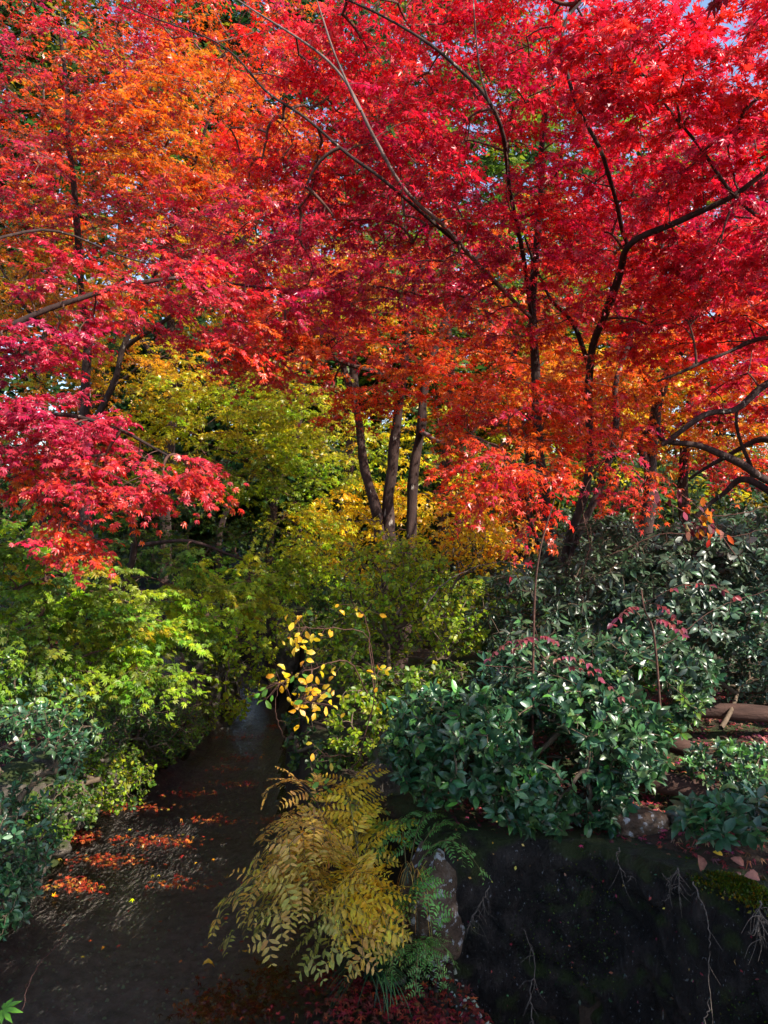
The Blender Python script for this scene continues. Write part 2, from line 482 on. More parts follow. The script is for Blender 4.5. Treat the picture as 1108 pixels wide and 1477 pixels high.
# ------------------------------------------------------------------ growth
def spray_leaves(Cn, Dr, R, m=5, pairs=5, size=0.045, droop=0.25, tilt=0.55, keep=0.9, hang=0.25, up=0.7):
    """Cn (S,3) spray bases, Dr (S,3) outward directions, R (S,). Returns leaf arrays and twig polylines."""
    S = len(Cn)
    f = Dr.copy(); f[:, 2] *= 0.55; f = nrm(f)
    side = nrm(np.cross(f, A(0, 0, 1.) + 0.25 * rng.normal(size=(S, 3))))
    a = np.linspace(-1.15, 1.15, m)[None] + rng.normal(size=(S, m)) * .18
    L = R[:, None] * rng.uniform(.65, 1.1, (S, m)) * (1 - 0.25 * np.abs(a))
    D = np.cos(a)[..., None] * f[:, None] + np.sin(a)[..., None] * side[:, None] + A(0, 0, 1.) * rng.normal(size=(S, m, 1)) * .16
    D = nrm(D)
    tt = np.linspace(0, 1, 5)
    tw = Cn[:, None, None] + D[:, :, None] * (L[:, :, None, None] * tt[None, None, :, None]) - A(0, 0, 1.) * (droop * L[:, :, None] * tt[None, None, :] ** 2)[..., None]
    tw = tw.reshape(S * m, 5, 3)
    tl = (np.arange(pairs) + 1.0) / pairs
    tl = tl[None, None, :] + rng.normal(size=(S, m, pairs)) * .04
    base = Cn[:, None, None] + D[:, :, None] * (L[:, :, None, None] * tl[..., None]) - A(0, 0, 1.) * (droop * L[:, :, None] * tl ** 2)[..., None]
    sd = np.cross(D, A(0, 0, 1.))
    P, Y, SI = [], [], []
    for s_ in (-1, 1):
        ang = rng.uniform(.5, 1.15, (S, m, pairs, 1)) * s_
        y = np.cos(ang) * D[:, :, None] + np.sin(ang) * sd[:, :, None] + A(0, 0, -1.) * (hang + rng.normal(size=(S, m, pairs, 1)) * .3)
        y = nrm(y)
        P.append((base + y * size * .45).reshape(-1, 3)); Y.append(y.reshape(-1, 3))
        SI.append(np.repeat(np.arange(S), m * pairs))
    P = np.concatenate(P); Y = np.concatenate(Y); SI = np.concatenate(SI)
    k = rng.uniform(size=len(P)) < keep
    P, Y, SI = P[k], Y[k], SI[k]
    Nn = A(0, 0, up) + to_sun * .45 + rng.normal(size=P.shape) * tilt
    sz = size * rng.uniform(.5, 1.28, len(P))
    return P, Y, nrm(Nn), sz, SI, tw

def ell_points(e, n, shell=0.0):
    px, py, d, rx, ry, rd = e
    u = nrm(rng.normal(size=(n, 3))) * (rng.uniform(size=(n, 1)) ** (1 / 3.0))
    if shell: u = nrm(u) * (np.linalg.norm(u, axis=1, keepdims=True) ** (1 - shell))
    c = at(px, py, d)
    return c + u * A(rx / F * d, rd, ry / F * d)

def attach(limb_pts, limb_r, bases, centre, r_tip=0.0022):
    """join every spray base to the nearest branch; returns polylines, radii, outward directions"""
    N = list(limb_pts); par = [-1] * len(N); plen = [0.0] * len(N)
    arr = np.array(N); cost = np.zeros(len(N))
    parent_line = np.full(len(N), -1)
    order = np.argsort(np.min(np.linalg.norm(bases[:, None] - arr[None], axis=2), axis=1))
    lines, plines, dirs = [], [], np.zeros_like(bases)
    cap = len(arr) + 6 * len(bases)
    AR = np.zeros((cap, 3)); CO = np.zeros(cap); PL = np.full(cap, -1)
    AR[:len(arr)] = arr; k = len(arr)
    tt = np.linspace(0, 1, 7)[:, None]
    for li, b in enumerate(order):
        p = bases[b]
        d = np.linalg.norm(AR[:k] - p, axis=1) + 0.30 * CO[:k] + 0.25 * np.clip(AR[:k, 2] - p[2], 0, 9)
        j = int(np.argmin(d)); q = AR[j]; g = np.linalg.norm(p - q)
        mid = (p + q) / 2 + A(0, 0, .10 * g) + rng.normal(size=3) * .10 * g
        c = (1 - tt) ** 2 * q + 2 * tt * (1 - tt) * mid + tt ** 2 * p
        lines.append(c); plines.append(PL[j])
        dirs[b] = nrm(c[-1] - c[-3]) * .7 + nrm((p - centre) * A(1, 1, .3)) * .6 + rng.normal(size=3) * .25
        AR[k:k + 6] = c[1:]; CO[k:k + 6] = CO[j] + g * tt[1:, 0]; PL[k:k + 6] = li; k += 6
    cnt = np.ones(len(lines))
    for li in range(len(lines) - 1, -1, -1):
        if plines[li] >= 0: cnt[plines[li]] += cnt[li]
    r0 = np.minimum(r_tip * 1.25 * np.sqrt(cnt), 0.022)
    Rr = r0[:, None] * np.linspace(1, .62, 7)[None]
    return np.array(lines), Rr, nrm(dirs)

def tree(name, label, cat, base, limbs, specs, tm=T5, size=0.045, R=0.32, mat=M_MAPLE, group=None, m=5, pairs=5, twig_r=0.0018, bark=M_BARK,
         tilt=0.6, hang=0.25, keep=0.9, droop=0.25, leaf_part='crown', twig_mat=M_TWIG, up=0.7, min_z=0.25, curl=.6):
    """limbs: [(part name, [(px,py,d)...], r0, r1, material)]; specs: [(px,py,d, rx,ry,rd, n, palette)]"""
    base = np.asarray(base, float)
    base[2] = ground_z(base[None])[0] - 0.05
    root = thing(name, label, cat, base, group)
    LP, LR = [], []
    for part, pts, r0, r1, mt in limbs:
        W3 = np.array([at(*p) if len(p) == 3 else A(*p[:3]) for p in pts])
        if part == 'trunk': W3 = np.vstack([base + A(0, 0, -.08) if np.linalg.norm((W3[0] - base)[:2]) > .02 else base, W3])
        C = catmull(W3, 6)
        wob = np.stack([vnoise(C * 1.0, 3.0, s_ + len(LP)) for s_ in range(3)], 1)
        C[1:] += wob[1:] * np.minimum(r0 * 1.0, .035)
        Rd = np.linspace(r0, r1, len(C)) * (1 + .14 * vnoise(C, 9, 9))
        if part == 'trunk': Rd[:4] *= np.array([1.6, 1.35, 1.18, 1.06])
        tb = Tubes(9); tb.add(C, Rd); tb.build(part, mt or bark, root)
        LP.append(C); LR.append(Rd)
    LP = np.concatenate(LP); LR = np.concatenate(LR)
    B, PL = [], []
    for s in specs:
        p = ell_points(s[:6], s[6])
        B.append(p); PL += [s[7]] * len(p)
    B = np.concatenate(B)
    gz = ground_z(B)
    ok = (B[:, 2] > gz + min_z) & ~((np.abs(B[:, 0]) < 1.0) & (B[:, 1] < 2.0))
    B = B[ok]; PL = [p for p, o_ in zip(PL, ok) if o_]
    lines, Rr, dirs = attach(LP, LR, B, LP.mean(0))
    P, Y, Nn, sz, SI, tw = spray_leaves(B, dirs, R * rng.uniform(.7, 1.25, len(B)), m, pairs, size, droop, tilt, keep, hang, up)
    C = np.zeros((len(P), 3))
    keys = {}
    for i, p in enumerate(PL): keys.setdefault(str(p), (p, []))[1].append(i)
    for p, idx in keys.values():
        mk = np.isin(SI, idx)
        C[mk] = pick(p, mk.sum())
        # every spray leans to one colour of its own
        tint = np.ones((len(B), 3)); sp = pick(p, len(B), .16)
        C[mk] = C[mk] * .4 + sp[SI[mk]] * .6
    tb = Tubes(5)
    tb.batch(lines, Rr)
    tb.batch(tw, np.broadcast_to(np.linspace(twig_r, twig_r * .4, 5), tw.shape[:2]), 3)
    tb.build('twigs', twig_mat, root)
    leaves(leaf_part, P, Y, Nn, sz, C, tm, mat, root, curl=curl)
    return root

def shrub(name, label, cat, base, specs, leaf=0.09, per=8, tm=OV, mat=M_GLOSS, group=None, stem_r=0.005, elev=(15, 65), spread=.10, rand=.35, stem_mat=M_STEM, smooth=True,
          up=.55, hole=-.62, along=0.5, min_z=.03):
    """rosettes of leaves at the ends of many stems"""
    base = np.asarray(base, float)
    base[2] = ground_z(base[None])[0] - 0.02
    root = thing(name, label, cat, base, group)
    B, PL = [], []
    for s in specs:
        p = ell_points(s[:6], int(s[6] * 1.3), .35)
        B.append(p); PL += [s[7]] * len(p)
    B = np.concatenate(B)
    ok = (B[:, 2] > ground_z(B) + min_z) & (vnoise(B, 5.5, 31) > hole)
    B = B[ok]; PL = [p for p, o_ in zip(PL, ok) if o_]
    fork = np.array([base + A(0, 0, h) for h in np.linspace(0, .25, 4)])
    lines, Rr, dirs = attach(fork, None, B, base + A(0, 0, .2), stem_r * .45)
    ax = nrm(dirs * .55 + A(0, 0, up) + rng.normal(size=B.shape) * rand)
    n = len(B)
    per_ = per
    th = (np.arange(per_)[None] * 2.399 + rng.uniform(0, 6.28, (n, 1))) + rng.normal(size=(n, per_)) * .25
    ev = np.radians(rng.uniform(elev[0], elev[1], (n, per_)))
    X = nrm(np.cross(ax, A(.3, .1, 1.) + rng.normal(size=(n, 3)) * .2)); Yv = np.cross(ax, X)
    rad = np.cos(th)[..., None] * X[:, None] + np.sin(th)[..., None] * Yv[:, None]
    y = rad * np.cos(ev)[..., None] + ax[:, None] * np.sin(ev)[..., None] - A(0, 0, .18)
    nn = ax[:, None] * np.cos(ev)[..., None] - rad * np.sin(ev)[..., None] + rng.normal(size=(n, per_, 3)) * .22
    P = B[:, None] - ax[:, None] * (rng.uniform(0, along, (n, per_, 1)) * leaf) + rad * leaf * .10
    sz = leaf * rng.uniform(.6, 1.12, (n, per_))
    C = np.zeros((n, per_, 3))
    for i, p in enumerate(PL):
        C[i] = pick(p, per_, .13) * .6 + pick(p, 1, .1) * .4
    tb = Tubes(5); tb.batch(lines, Rr)
    st = np.stack([B - ax * leaf * along, B], 1)
    tb.batch(st, np.full((n, 2), .0022), 4)
    tb.build('stems', stem_mat, root)
    leaves('foliage', P.reshape(-1, 3), y.reshape(-1, 3), nn.reshape(-1, 3), sz.ravel(), C.reshape(-1, 3), tm, mat, root, smooth=smooth)
    return root

def gp(px, d):
    return A((px - W / 2) / F * d, d, 0)

exec_parts = []
# ================================================================== MAPLES
tree('maple_tree', 'large scarlet maple with dark slender stems rising behind the right hand evergreen shrubs', 'tree', gp(800, 7.0),
     [('trunk', [(796, 850, 7), (782, 660, 6.9), (768, 460, 6.8), (776, 320, 6.6), (792, 120, 6.3), (806, -60, 6.2)], .060, .014, None),
      ('branch', [(800, 850, 7), (846, 690, 6.7), (850, 530, 6.5), (890, 400, 5.7), (905, 350, 5.3), (1000, 310, 5.0), (1108, 245, 4.8), (1200, 190, 4.8)], .042, .011, None),
      ('branch', [(905, 352, 6.0), (870, 230, 5.0), (830, 140, 4.8), (815, 40, 4.8), (860, -20, 4.8)], .016, .008, None),
      ('branch', [(850, 530, 6.5), (822, 470, 6.3), (790, 430, 6.1), (760, 340, 5.9)], .022, .008, None),
      ('branch', [(800, 850, 7), (884, 650, 7.2), (892, 540, 7.3), (935, 420, 7.4), (970, 300, 7.5)], .040, .012, None),
      ('branch', [(768, 460, 6.8), (740, 290, 5.7), (712, 160, 4.95), (650, 88, 4.85), (560, 28, 4.85), (500, 0, 4.9)], .018, .006, None),
      ('branch', [(706, 150, 4.75), (690, 90, 4.7), (680, -20, 4.7)], .008, .004, None),
      ('branch', [(768, 460, 6.8), (660, 350, 5.7), (588, 278, 5.2), (540, 200, 5.0), (500, 120, 4.95), (440, 60, 4.95), (330, -10, 5.0)], .018, .005, M_BARKL),
      ('branch', [(520, 160, 4.8), (480, 70, 4.8), (450, -20, 4.8)], .009, .004, M_BARKL),
      ('branch', [(660, 350, 5.7), (560, 268, 5.2), (500, 225, 5.15), (440, 170, 5.15), (380, 130, 5.15), (310, 60, 5.2), (180, 10, 5.3)], .014, .004, None),
      ('branch', [(796, 850, 7), (760, 740, 6.2), (735, 660, 5.6), (720, 640, 5.3)], .020, .006, None),
      ('branch', [(846, 690, 6.7), (880, 660, 6.0), (905, 655, 5.6)], .014, .005, None)],
     [(700, 190, 5.7, 260, 190, .8, 190, {'crimson': 2, 'scarlet': 1}),
      (520, 330, 5.8, 230, 130, .6, 125, {'crimson': 3, 'pinkred': 1}),
      (930, 320, 5.8, 220, 150, .8, 150, {'crimson': 2, 'scarlet': 2}),
      (620, 60, 5.4, 260, 110, .6, 110, {'scarlet': 2, 'pinkred': 1}),
      (860, 80, 5.6, 250, 130, .8, 105, {'scarlet': 3, 'crimson': 1}),
      (430, 170, 5.7, 130, 140, .6, 50, {'scarlet': 2, 'redorange': 1}),
      (740, 400, 6.3, 230, 90, .8, 75, {'crimson': 2, 'redorange': 1}),
      (800, 540, 6.8, 170, 90, .8, 46, {'redorange': 2, 'orange': 2}),
      (720, 680, 5.3, 85, 55, .35, 34, {'redorange': 3, 'pinkred': 1}), (740, 600, 5.7, 130, 60, .5, 40, {'redorange': 3, 'orange': 1, 'crimson': 1}), (870, 620, 5.9, 80, 50, .4, 18, {'redorange': 2, 'crimson': 1}),
      (775, 740, 5.3, 25, 40, .15, 5, {'redorange': 2, 'pinkred': 1}),
      (900, 690, 5.5, 45, 45, .2, 10, {'pinkred': 2, 'redorange': 1})],
     size=.039, R=.30)

tree('maple_tree', 'three stemmed maple with dark flecked trunks and orange red leaves in the middle', 'tree', gp(575, 9.0),
     [('trunk', [(560, 860, 9.0), (545, 770, 9.0), (530, 700, 9.0), (520, 630, 9.0), (495, 500, 8.9), (470, 380, 8.8)], .085, .03, None),
      ('trunk', [(572, 860, 9.0), (562, 750, 9.0), (570, 640, 8.9), (580, 560, 8.8), (592, 440, 8.6), (620, 330, 8.4)], .095, .03, None),
      ('trunk', [(590, 860, 9.1), (594, 720, 9.2), (606, 620, 9.2), (612, 560, 9.2), (650, 450, 9.1), (700, 360, 9.0)], .085, .03, None),
      ('branch', [(606, 620, 9.2), (640, 640, 8.6), (672, 632, 8.2), (700, 600, 8.0)], .03, .01, M_BARKL),
      ('branch', [(580, 560, 8.8), (500, 520, 8.0), (420, 510, 7.4), (340, 520, 7.0)], .035, .012, None)],
     [(560, 480, 7.9, 190, 110, 1.0, 135, {'redorange': 3, 'orange': 2, 'crimson': 1}),
      (640, 560, 7.8, 110, 70, .7, 50, {'redorange': 2, 'orange': 2}),
      (420, 470, 7.2, 150, 80, .8, 80, {'pinkred': 2, 'redorange': 2, 'crimson': 1}),
      (560, 350, 8.0, 220, 80, .9, 45, {'crimson': 2, 'pinkred': 1}),
      (510, 590, 7.8, 60, 40, .4, 16, {'redorange': 2, 'orange': 1})],
     size=.040, R=.33)

tree('maple_tree', 'tall orange maple with reddish twigs filling the upper left corner', 'tree', gp(120, 9.2),
     [('trunk', [(122, 760, 9.2), (118, 640, 9.2), (128, 520, 9.1), (120, 420, 9.0), (105, 250, 8.7), (90, 50, 8.4)], .09, .02, None),
      ('branch', [(118, 640, 9.2), (165, 560, 9.1), (182, 500, 9.0), (230, 380, 8.7), (290, 200, 8.2), (330, 50, 8.0)], .045, .010, None),
      ('branch', [(128, 520, 9.1), (60, 470, 8.8), (10, 400, 8.6)], .03, .012, None),
      ('branch', [(182, 500, 9.0), (270, 440, 8.5), (360, 330, 8.2)], .03, .012, None)],
     [(120, 80, 8.0, 190, 130, 1.0, 150, {'redorange': 3, 'orange': 1, 'pinkred': 2, 'crimson': 3}),
      (90, 260, 8.2, 190, 120, 1.0, 150, {'redorange': 2, 'pinkred': 2, 'orange': 1, 'crimson': 3}),
      (290, 200, 7.6, 150, 130, .9, 120, {'orange': 3, 'redorange': 1, 'amber': 1}),
      (300, 40, 7.8, 160, 80, .9, 70, {'redorange': 2, 'scarlet': 1, 'orange': 1}),
      (60, 400, 8.6, 130, 70, .8, 70, {'amber': 2, 'olive': 1, 'orange': 1}),
      (300, 340, 7.6, 150, 70, .8, 80, {'redorange': 1, 'crimson': 1, 'pinkred': 2})],
     size=.043, R=.35, twig_r=.0032, twig_mat=M_BARKL)

tree('maple_tree', 'pink red maple reaching in low from the left over the dark green bush', 'tree', A(-3.45, 5.2, 0),
     [('trunk', [(-130, 800, 5.2), (-125, 680, 5.2), (-140, 520, 5.1), (-150, 350, 5.0)], .075, .03, None),
      ('branch', [(-125, 680, 5.2), (-40, 640, 5.0), (60, 600, 4.8), (160, 610, 4.7), (240, 660, 4.6)], .026, .007, None),
      ('branch', [(-140, 520, 5.1), (-20, 480, 5.3), (120, 430, 5.5), (260, 400, 5.7), (400, 420, 5.9)], .028, .008, None),
      ('branch', [(-150, 400, 5.0), (60, 330, 6.4), (190, 375, 6.8), (290, 400, 7.0)], .014, .004, None)],
     [(70, 620, 4.8, 125, 45, .4, 52, {'pinkred': 4, 'crimson': 1}),
      (195, 690, 4.7, 125, 38, .35, 34, {'pinkred': 3, 'redorange': 2}),
      (60, 690, 4.9, 80, 35, .3, 16, {'redorange': 2, 'orange': 1, 'pinkred': 1}),
      (95, 780, 4.7, 40, 60, .2, 11, {'redorange': 2, 'pinkred': 1}),
      (230, 430, 5.6, 210, 60, .6, 80, {'pinkred': 3, 'scarlet': 1, 'redorange': 1}),
      (50, 500, 5.2, 90, 35, .4, 26, {'pinkred': 2, 'crimson': 2}),
      (370, 500, 5.8, 90, 40, .4, 24, {'redorange': 2, 'pinkred': 1})],
     tm=T7, size=.034, R=.25, hang=.35, keep=.85)

tree('maple_tree', 'red maple with sprawling dark limbs reaching in from the right edge', 'tree', A(3.75, 6.0, 0),
     [('trunk', [(1215, 850, 6.0), (1190, 720, 6.0), (1200, 560, 5.9), (1180, 380, 5.6), (1160, 150, 5.2), (1150, -50, 5.0)], .10, .03, None),
      ('branch', [(1190, 720, 6.0), (1108, 690, 5.8), (1060, 662, 5.7), (1010, 642, 5.7), (958, 640, 5.7), (948, 622, 5.7)], .033, .017, None),
      ('branch', [(1200, 520, 5.9), (1108, 548, 5.7), (1060, 585, 5.6), (1010, 600, 5.6), (955, 640, 5.65)], .030, .018, None),
      ('branch', [(1195, 760, 6.0), (1080, 690, 6.3), (1040, 710, 6.4), (1005, 745, 6.5)], .034, .015, None),
      ('branch', [(1190, 700, 6.0), (1108, 640, 6.4), (1060, 650, 6.6), (990, 690, 6.8)], .036, .013, None),
      ('branch', [(1200, 500, 5.8), (1108, 485, 5.6), (1020, 520, 5.5), (950, 550, 5.5)], .020, .008, None),
      ('branch', [(1180, 380, 5.6), (1080, 300, 4.9), (1000, 200, 4.6), (920, 100, 4.5)], .017, .005, None),
      ('branch', [(3.2, 5.6, 4.5, 0), (3.9, 3.8, 4.75, 0), (4.3, 2.3, 4.4, 0), (4.0, 0.9, 4.6, 0)], .035, .012, None),  # added unseen branch, carries the shade-casting sprays
      ('branch', [(1085, 690, 6.3), (1060, 600, 6.2), (1100, 560, 6.2)], .018, .008, None)],
     [(1010, 90, 4.4, 190, 130, .6, 90, {'scarlet': 4, 'pinkred': 1}),
      (1060, 280, 4.9, 150, 110, .6, 60, {'scarlet': 2, 'crimson': 2}),
      (1030, 430, 5.8, 150, 90, .8, 60, {'scarlet': 2, 'pinkred': 1, 'redorange': 1}),
      (1200, 420, 5.6, 120, 160, .9, 70, {'scarlet': 1, 'crimson': 2}),
      (1300, 560, 6.0, 150, 150, 1.0, 80, {'scarlet': 1, 'crimson': 2}),
      (1080, 560, 7.2, 90, 60, .6, 30, {'crimson': 2, 'redorange': 1}),
      (3428, -335, 1.6, 1026, 410, .75, 260, {'scarlet': 1, 'crimson': 2}), (1450, -380, 1.6, 480, 160, .7, 60, {'scarlet': 1, 'crimson': 2}), (2300, -250, 2.0, 420, 300, .6, 60, {'scarlet': 1, 'crimson': 2}), (3839, -1430, 1.0, 1314, 600, .9, 150, {'scarlet': 1, 'crimson': 2})],  # sprays outside the view, added to shade fern, wall, water and left bush
     tm=T7, size=.042, R=.28)

tree('maple_tree', 'orange red maple on a thick dark trunk behind the sprawling limbs at right', 'tree', gp(925, 9.2),
     [('trunk', [(928, 780, 9.2), (940, 680, 9.2), (948, 590, 9.1), (968, 520, 9.0), (1000, 430, 8.8), (1010, 300, 8.6)], .10, .03, None),
      ('branch', [(940, 680, 9.2), (925, 640, 9.0), (948, 610, 8.8)], .05, .025, None),
      ('branch', [(948, 590, 9.1), (900, 480, 8.8), (870, 380, 8.6)], .05, .015, None),
      ('branch', [(968, 520, 9.0), (1040, 450, 8.8), (1100, 370, 8.6)], .045, .015, None)],
     [(900, 500, 8.8, 160, 100, .9, 90, {'redorange': 2, 'orange': 2, 'amber': 1}),
      (1030, 450, 8.6, 140, 110, .9, 110, {'scarlet': 2, 'redorange': 2}),
      (980, 330, 8.6, 190, 90, .9, 80, {'scarlet': 2, 'crimson': 1}),
      (890, 590, 9.2, 70, 40, .6, 24, {'orange': 2, 'amber': 2})],
     size=.052, R=.36)

tree('maple_tree', 'olive yellow maple leaning over the far stream on a thin dark trunk', 'tree', gp(392, 11.8),
     [('trunk', [(390, 790, 11.8), (402, 700, 11.7), (425, 640, 11.6), (440, 540, 11.3), (430, 440, 11.0)], .08, .03, None),
      ('branch', [(402, 700, 11.7), (350, 660, 11.0), (290, 640, 10.4)], .035, .012, None),
      ('branch', [(425, 640, 11.6), (470, 600, 11.0), (500, 590, 10.6)], .03, .012, None)],
     [(385, 690, 10.6, 110, 45, .8, 36, {'yellowgreen': 2, 'green': 2}), (330, 580, 9.8, 150, 60, .8, 50, {'yellowgreen': 2, 'olive': 2}), (360, 600, 10.2, 170, 80, 1.1, 140, {'olive': 3, 'yellowgreen': 2}),
      (440, 650, 10.6, 100, 55, .9, 44, {'yellowgreen': 3, 'green': 1}),
      (300, 690, 10.2, 110, 45, .8, 28, {'olive': 2, 'green': 2}),
      (450, 780, 10.3, 70, 50, .8, 36, {'yellow': 1, 'yellowgreen': 3})],
     size=.05, R=.38)

tree('maple_tree', 'amber maple glowing behind the pink red sprays at left', 'tree', gp(60, 11.5),
     [('trunk', [(62, 780, 11.5), (70, 660, 11.4), (60, 540, 11.2), (80, 420, 11.0)], .09, .03, None),
      ('branch', [(70, 660, 11.4), (150, 570, 11.0), (220, 510, 10.6)], .04, .015, None),
      ('branch', [(60, 540, 11.2), (10, 460, 11.0), (-40, 400, 10.8)], .04, .015, None)],
     [(210, 530, 10.2, 110, 60, .9, 58, {'amber': 2, 'yellow': 1, 'olive': 1}),
      (60, 450, 10.6, 140, 80, 1.0, 90, {'amber': 2, 'orange': 2, 'olive': 1}),
      (60, 610, 10.5, 130, 70, 1.0, 80, {'amber': 2, 'olive': 2}),
      (150, 690, 10.0, 110, 45, .8, 22, {'olive': 1, 'green': 2})],
     size=.05, R=.38)

tree('maple_tree', 'bright yellow green maple with drooping sprays over the left stone bank', 'tree', gp(118, 7.2),
     [('trunk', [(130, 960, 7.2), (165, 880, 7.1), (190, 790, 6.9), (180, 700, 6.7)], .06, .02, None),
      ('branch', [(165, 880, 7.1), (150, 830, 6.4), (90, 830, 5.9), (10, 850, 5.5)], .025, .008, None),
      ('branch', [(190, 790, 6.9), (280, 780, 6.9), (360, 810, 7.0)], .02, .008, None)],
     [(110, 870, 5.8, 110, 70, .5, 60, {'green': 4, 'yellowgreen': 2, 'deepgreen': 1}),
      (200, 900, 6.2, 110, 55, .5, 56, {'yellowgreen': 3, 'green': 3}),
      (60, 800, 5.8, 80, 50, .5, 30, {'green': 3, 'yellowgreen': 1}),
      (310, 850, 7.0, 90, 60, .6, 44, {'yellowgreen': 3, 'green': 1}),
      (150, 970, 5.8, 120, 35, .4, 40, {'green': 2, 'yellowgreen': 1}),
      (230, 800, 7.0, 80, 35, .6, 12, {'green': 2, 'deepgreen': 1}),
      (30, 930, 5.2, 60, 50, .4, 24, {'green': 3})],
     tm=T7, size=.040, R=.28, mat=M_SOFT, hang=.4)

tree('maple_tree', 'dark green low maple in shade across the stream at left', 'tree', gp(330, 12.5),
     [('trunk', [(318, 800, 12.5), (330, 735, 12.4), (360, 690, 12.2), (400, 640, 12.0)], .07, .025, None),
      ('branch', [(330, 735, 12.4), (280, 700, 12.0), (220, 690, 11.6)], .03, .012, None)],
     [(310, 780, 11.2, 130, 35, .8, 36, {'green': 1, 'deepgreen': 3}),
      (400, 830, 10.6, 100, 45, .8, 60, {'yellowgreen': 2, 'green': 2}),
      (200, 760, 11.2, 110, 50, .8, 50, {'deepgreen': 2, 'green': 2})],
     size=.05, R=.38, mat=M_SOFT)

# farther maples
for (px, d, specs, label) in [
    (640, 13.5, [(620, 650, 13, 120, 80, 1.2, 60, {'yellow': 2, 'yellowgreen': 2}), (540, 740, 12.4, 90, 60, .9, 50, {'yellow': 3}), (690, 760, 11.5, 70, 50, .7, 36, {'yellow': 2, 'amber': 2})],
     'golden yellow maple glowing behind the three dark trunks'),
    (985, 14.0, [(1000, 600, 13.5, 130, 80, 1.2, 90, {'orange': 3, 'yellow': 1, 'amber': 1}), (880, 560, 12.5, 170, 80, 1.2, 120, {'amber': 2, 'orange': 2, 'yellow': 2}), (1090, 660, 13, 90, 50, 1, 40, {'crimson': 1, 'redorange': 1})],
     'bright orange maple far behind the sprawling limbs at right'),
    (760, 14.0, [(760, 420, 13, 190, 160, 1.4, 140, {'crimson': 2, 'redorange': 2, 'orange': 1}), (780, 600, 13, 120, 70, 1.2, 50, {'orange': 2, 'redorange': 1})],
     'deep red maple standing behind the slender dark stems'),
    (240, 13.5, [(200, 250, 12.5, 220, 190, 1.4, 150, {'orange': 1, 'redorange': 3, 'amber': 1}), (330, 420, 12.5, 170, 80, 1.2, 70, {'amber': 2, 'olive': 2})],
     'rust orange maple behind the upper left crown'),
    (1120, 13.0, [(1050, 250, 12, 170, 170, 1.4, 120, {'scarlet': 2, 'crimson': 1}), (1100, 480, 12, 110, 110, 1.2, 60, {'scarlet': 1, 'redorange': 1})],
     'scarlet maple standing far back at the right edge'),
    (500, 14.0, [(480, 230, 12.6, 170, 160, 1.2, 110, {'redorange': 2, 'scarlet': 2}), (470, 430, 12.6, 150, 90, 1.2, 70, {'olive': 2, 'amber': 1, 'redorange': 1})],
     'red and olive maple behind the pale lit branches')]:
    tree('maple_tree', label, 'tree', gp(px, d),
         [('trunk', [(px, 700, d), (px + 12, 560, d), (px + 5, 430, d - .2), (px + 20, 280, d - .4)], .11, .04, None),
          ('branch', [(px + 12, 560, d), (px - 60, 450, d - .4), (px - 110, 320, d - .8)], .05, .02, None),
          ('branch', [(px + 5, 450, d), (px + 70, 370, d - .4), (px + 100, 250, d - .8)], .05, .02, None)],
         specs, tm=T3, size=.068, R=.50, pairs=5, m=5)

# dark evergreen trees farther back
for (px, d, top, rx, pal, label) in [
    (-60, 19, -150, 170, 'deepgreen', 'dark evergreen tree far behind the left edge of the orange crown'),
    (170, 20, -150, 170, {'deepgreen': 2, 'olive': 1}, 'dark evergreen tree far behind the upper left maple'),
    (410, 21, -150, 160, 'deepgreen', 'tall dark evergreen tree behind the pale lit branches'),
    (640, 24, -150, 150, {'deepgreen': 1, 'green': 1}, 'tall mid green tree showing through the top centre'),
    (840, 26, 40, 150, {'deepgreen': 1, 'green': 1}, 'broad green tree showing faintly beside the patch of blue sky'),
    (1040, 24, 200, 150, {'deepgreen': 2, 'olive': 1}, 'dark tree far behind the right edge'),
    (1230, 24, 100, 150, {'deepgreen': 2, 'olive': 1}, 'dark tree beyond the right edge of the view'),
    (540, 18, 380, 130, {'deepgreen': 2, 'green': 1}, 'dense green tree behind the three dark trunks'),
    (780, 19, 420, 150, {'deepgreen': 2, 'olive': 1}, 'dense dull green tree behind the slender scarlet maple stems'),
    (290, 17, 480, 190, 'deepgreen', 'dense low evergreen behind the far end of the stream')]:
    tree('evergreen_tree', label, 'tree', gp(px, d),
         [('trunk', [(px, 640, d), (px + 6, (700 + top) / 2, d), (px, top + 20, d)], .22, .05, None)],
         [(px, (top + 660) / 2, d, rx, (660 - top) / 2 + 30, 1.8, int(160 + (760 - top) * .5), pal),
          (px + 20, 700, d - 1, rx * 1.2, 60, 1.5, 150, pal)],
         tm=DIA, size=.22, R=.8, mat=M_SOFT, pairs=5, m=6)

# ================================================================== SHRUBS
shrub('evergreen_shrub', 'broad leaved glossy evergreen shrub hanging over the dark wall beside the fern', 'shrub', gp(690, 5.2),
      [(660, 1080, 4.75, 100, 90, .4, 150, {'bluegreen': 5, 'freshgreen': .4}), (720, 1150, 4.6, 75, 45, .25, 70, {'bluegreen': 5, 'freshgreen': .4}), (610, 1060, 4.9, 60, 70, .3, 70, 'bluegreen')],
      leaf=.088, per=7, rand=.55, hole=-.42)
shrub('evergreen_shrub', 'broad leaved glossy evergreen shrub above the middle of the dark wall', 'shrub', gp(850, 5.3),
      [(810, 1080, 4.85, 120, 95, .4, 180, {'bluegreen': 5, 'freshgreen': .3}), (885, 1065, 5.0, 75, 85, .4, 120, 'bluegreen'), (745, 1130, 4.7, 80, 55, .3, 70, 'bluegreen'), (780, 1175, 4.6, 45, 35, .2, 20, 'bluegreen'), (860, 1160, 4.75, 45, 35, .2, 18, 'bluegreen')],
      leaf=.088, per=7, rand=.55, hole=-.42)
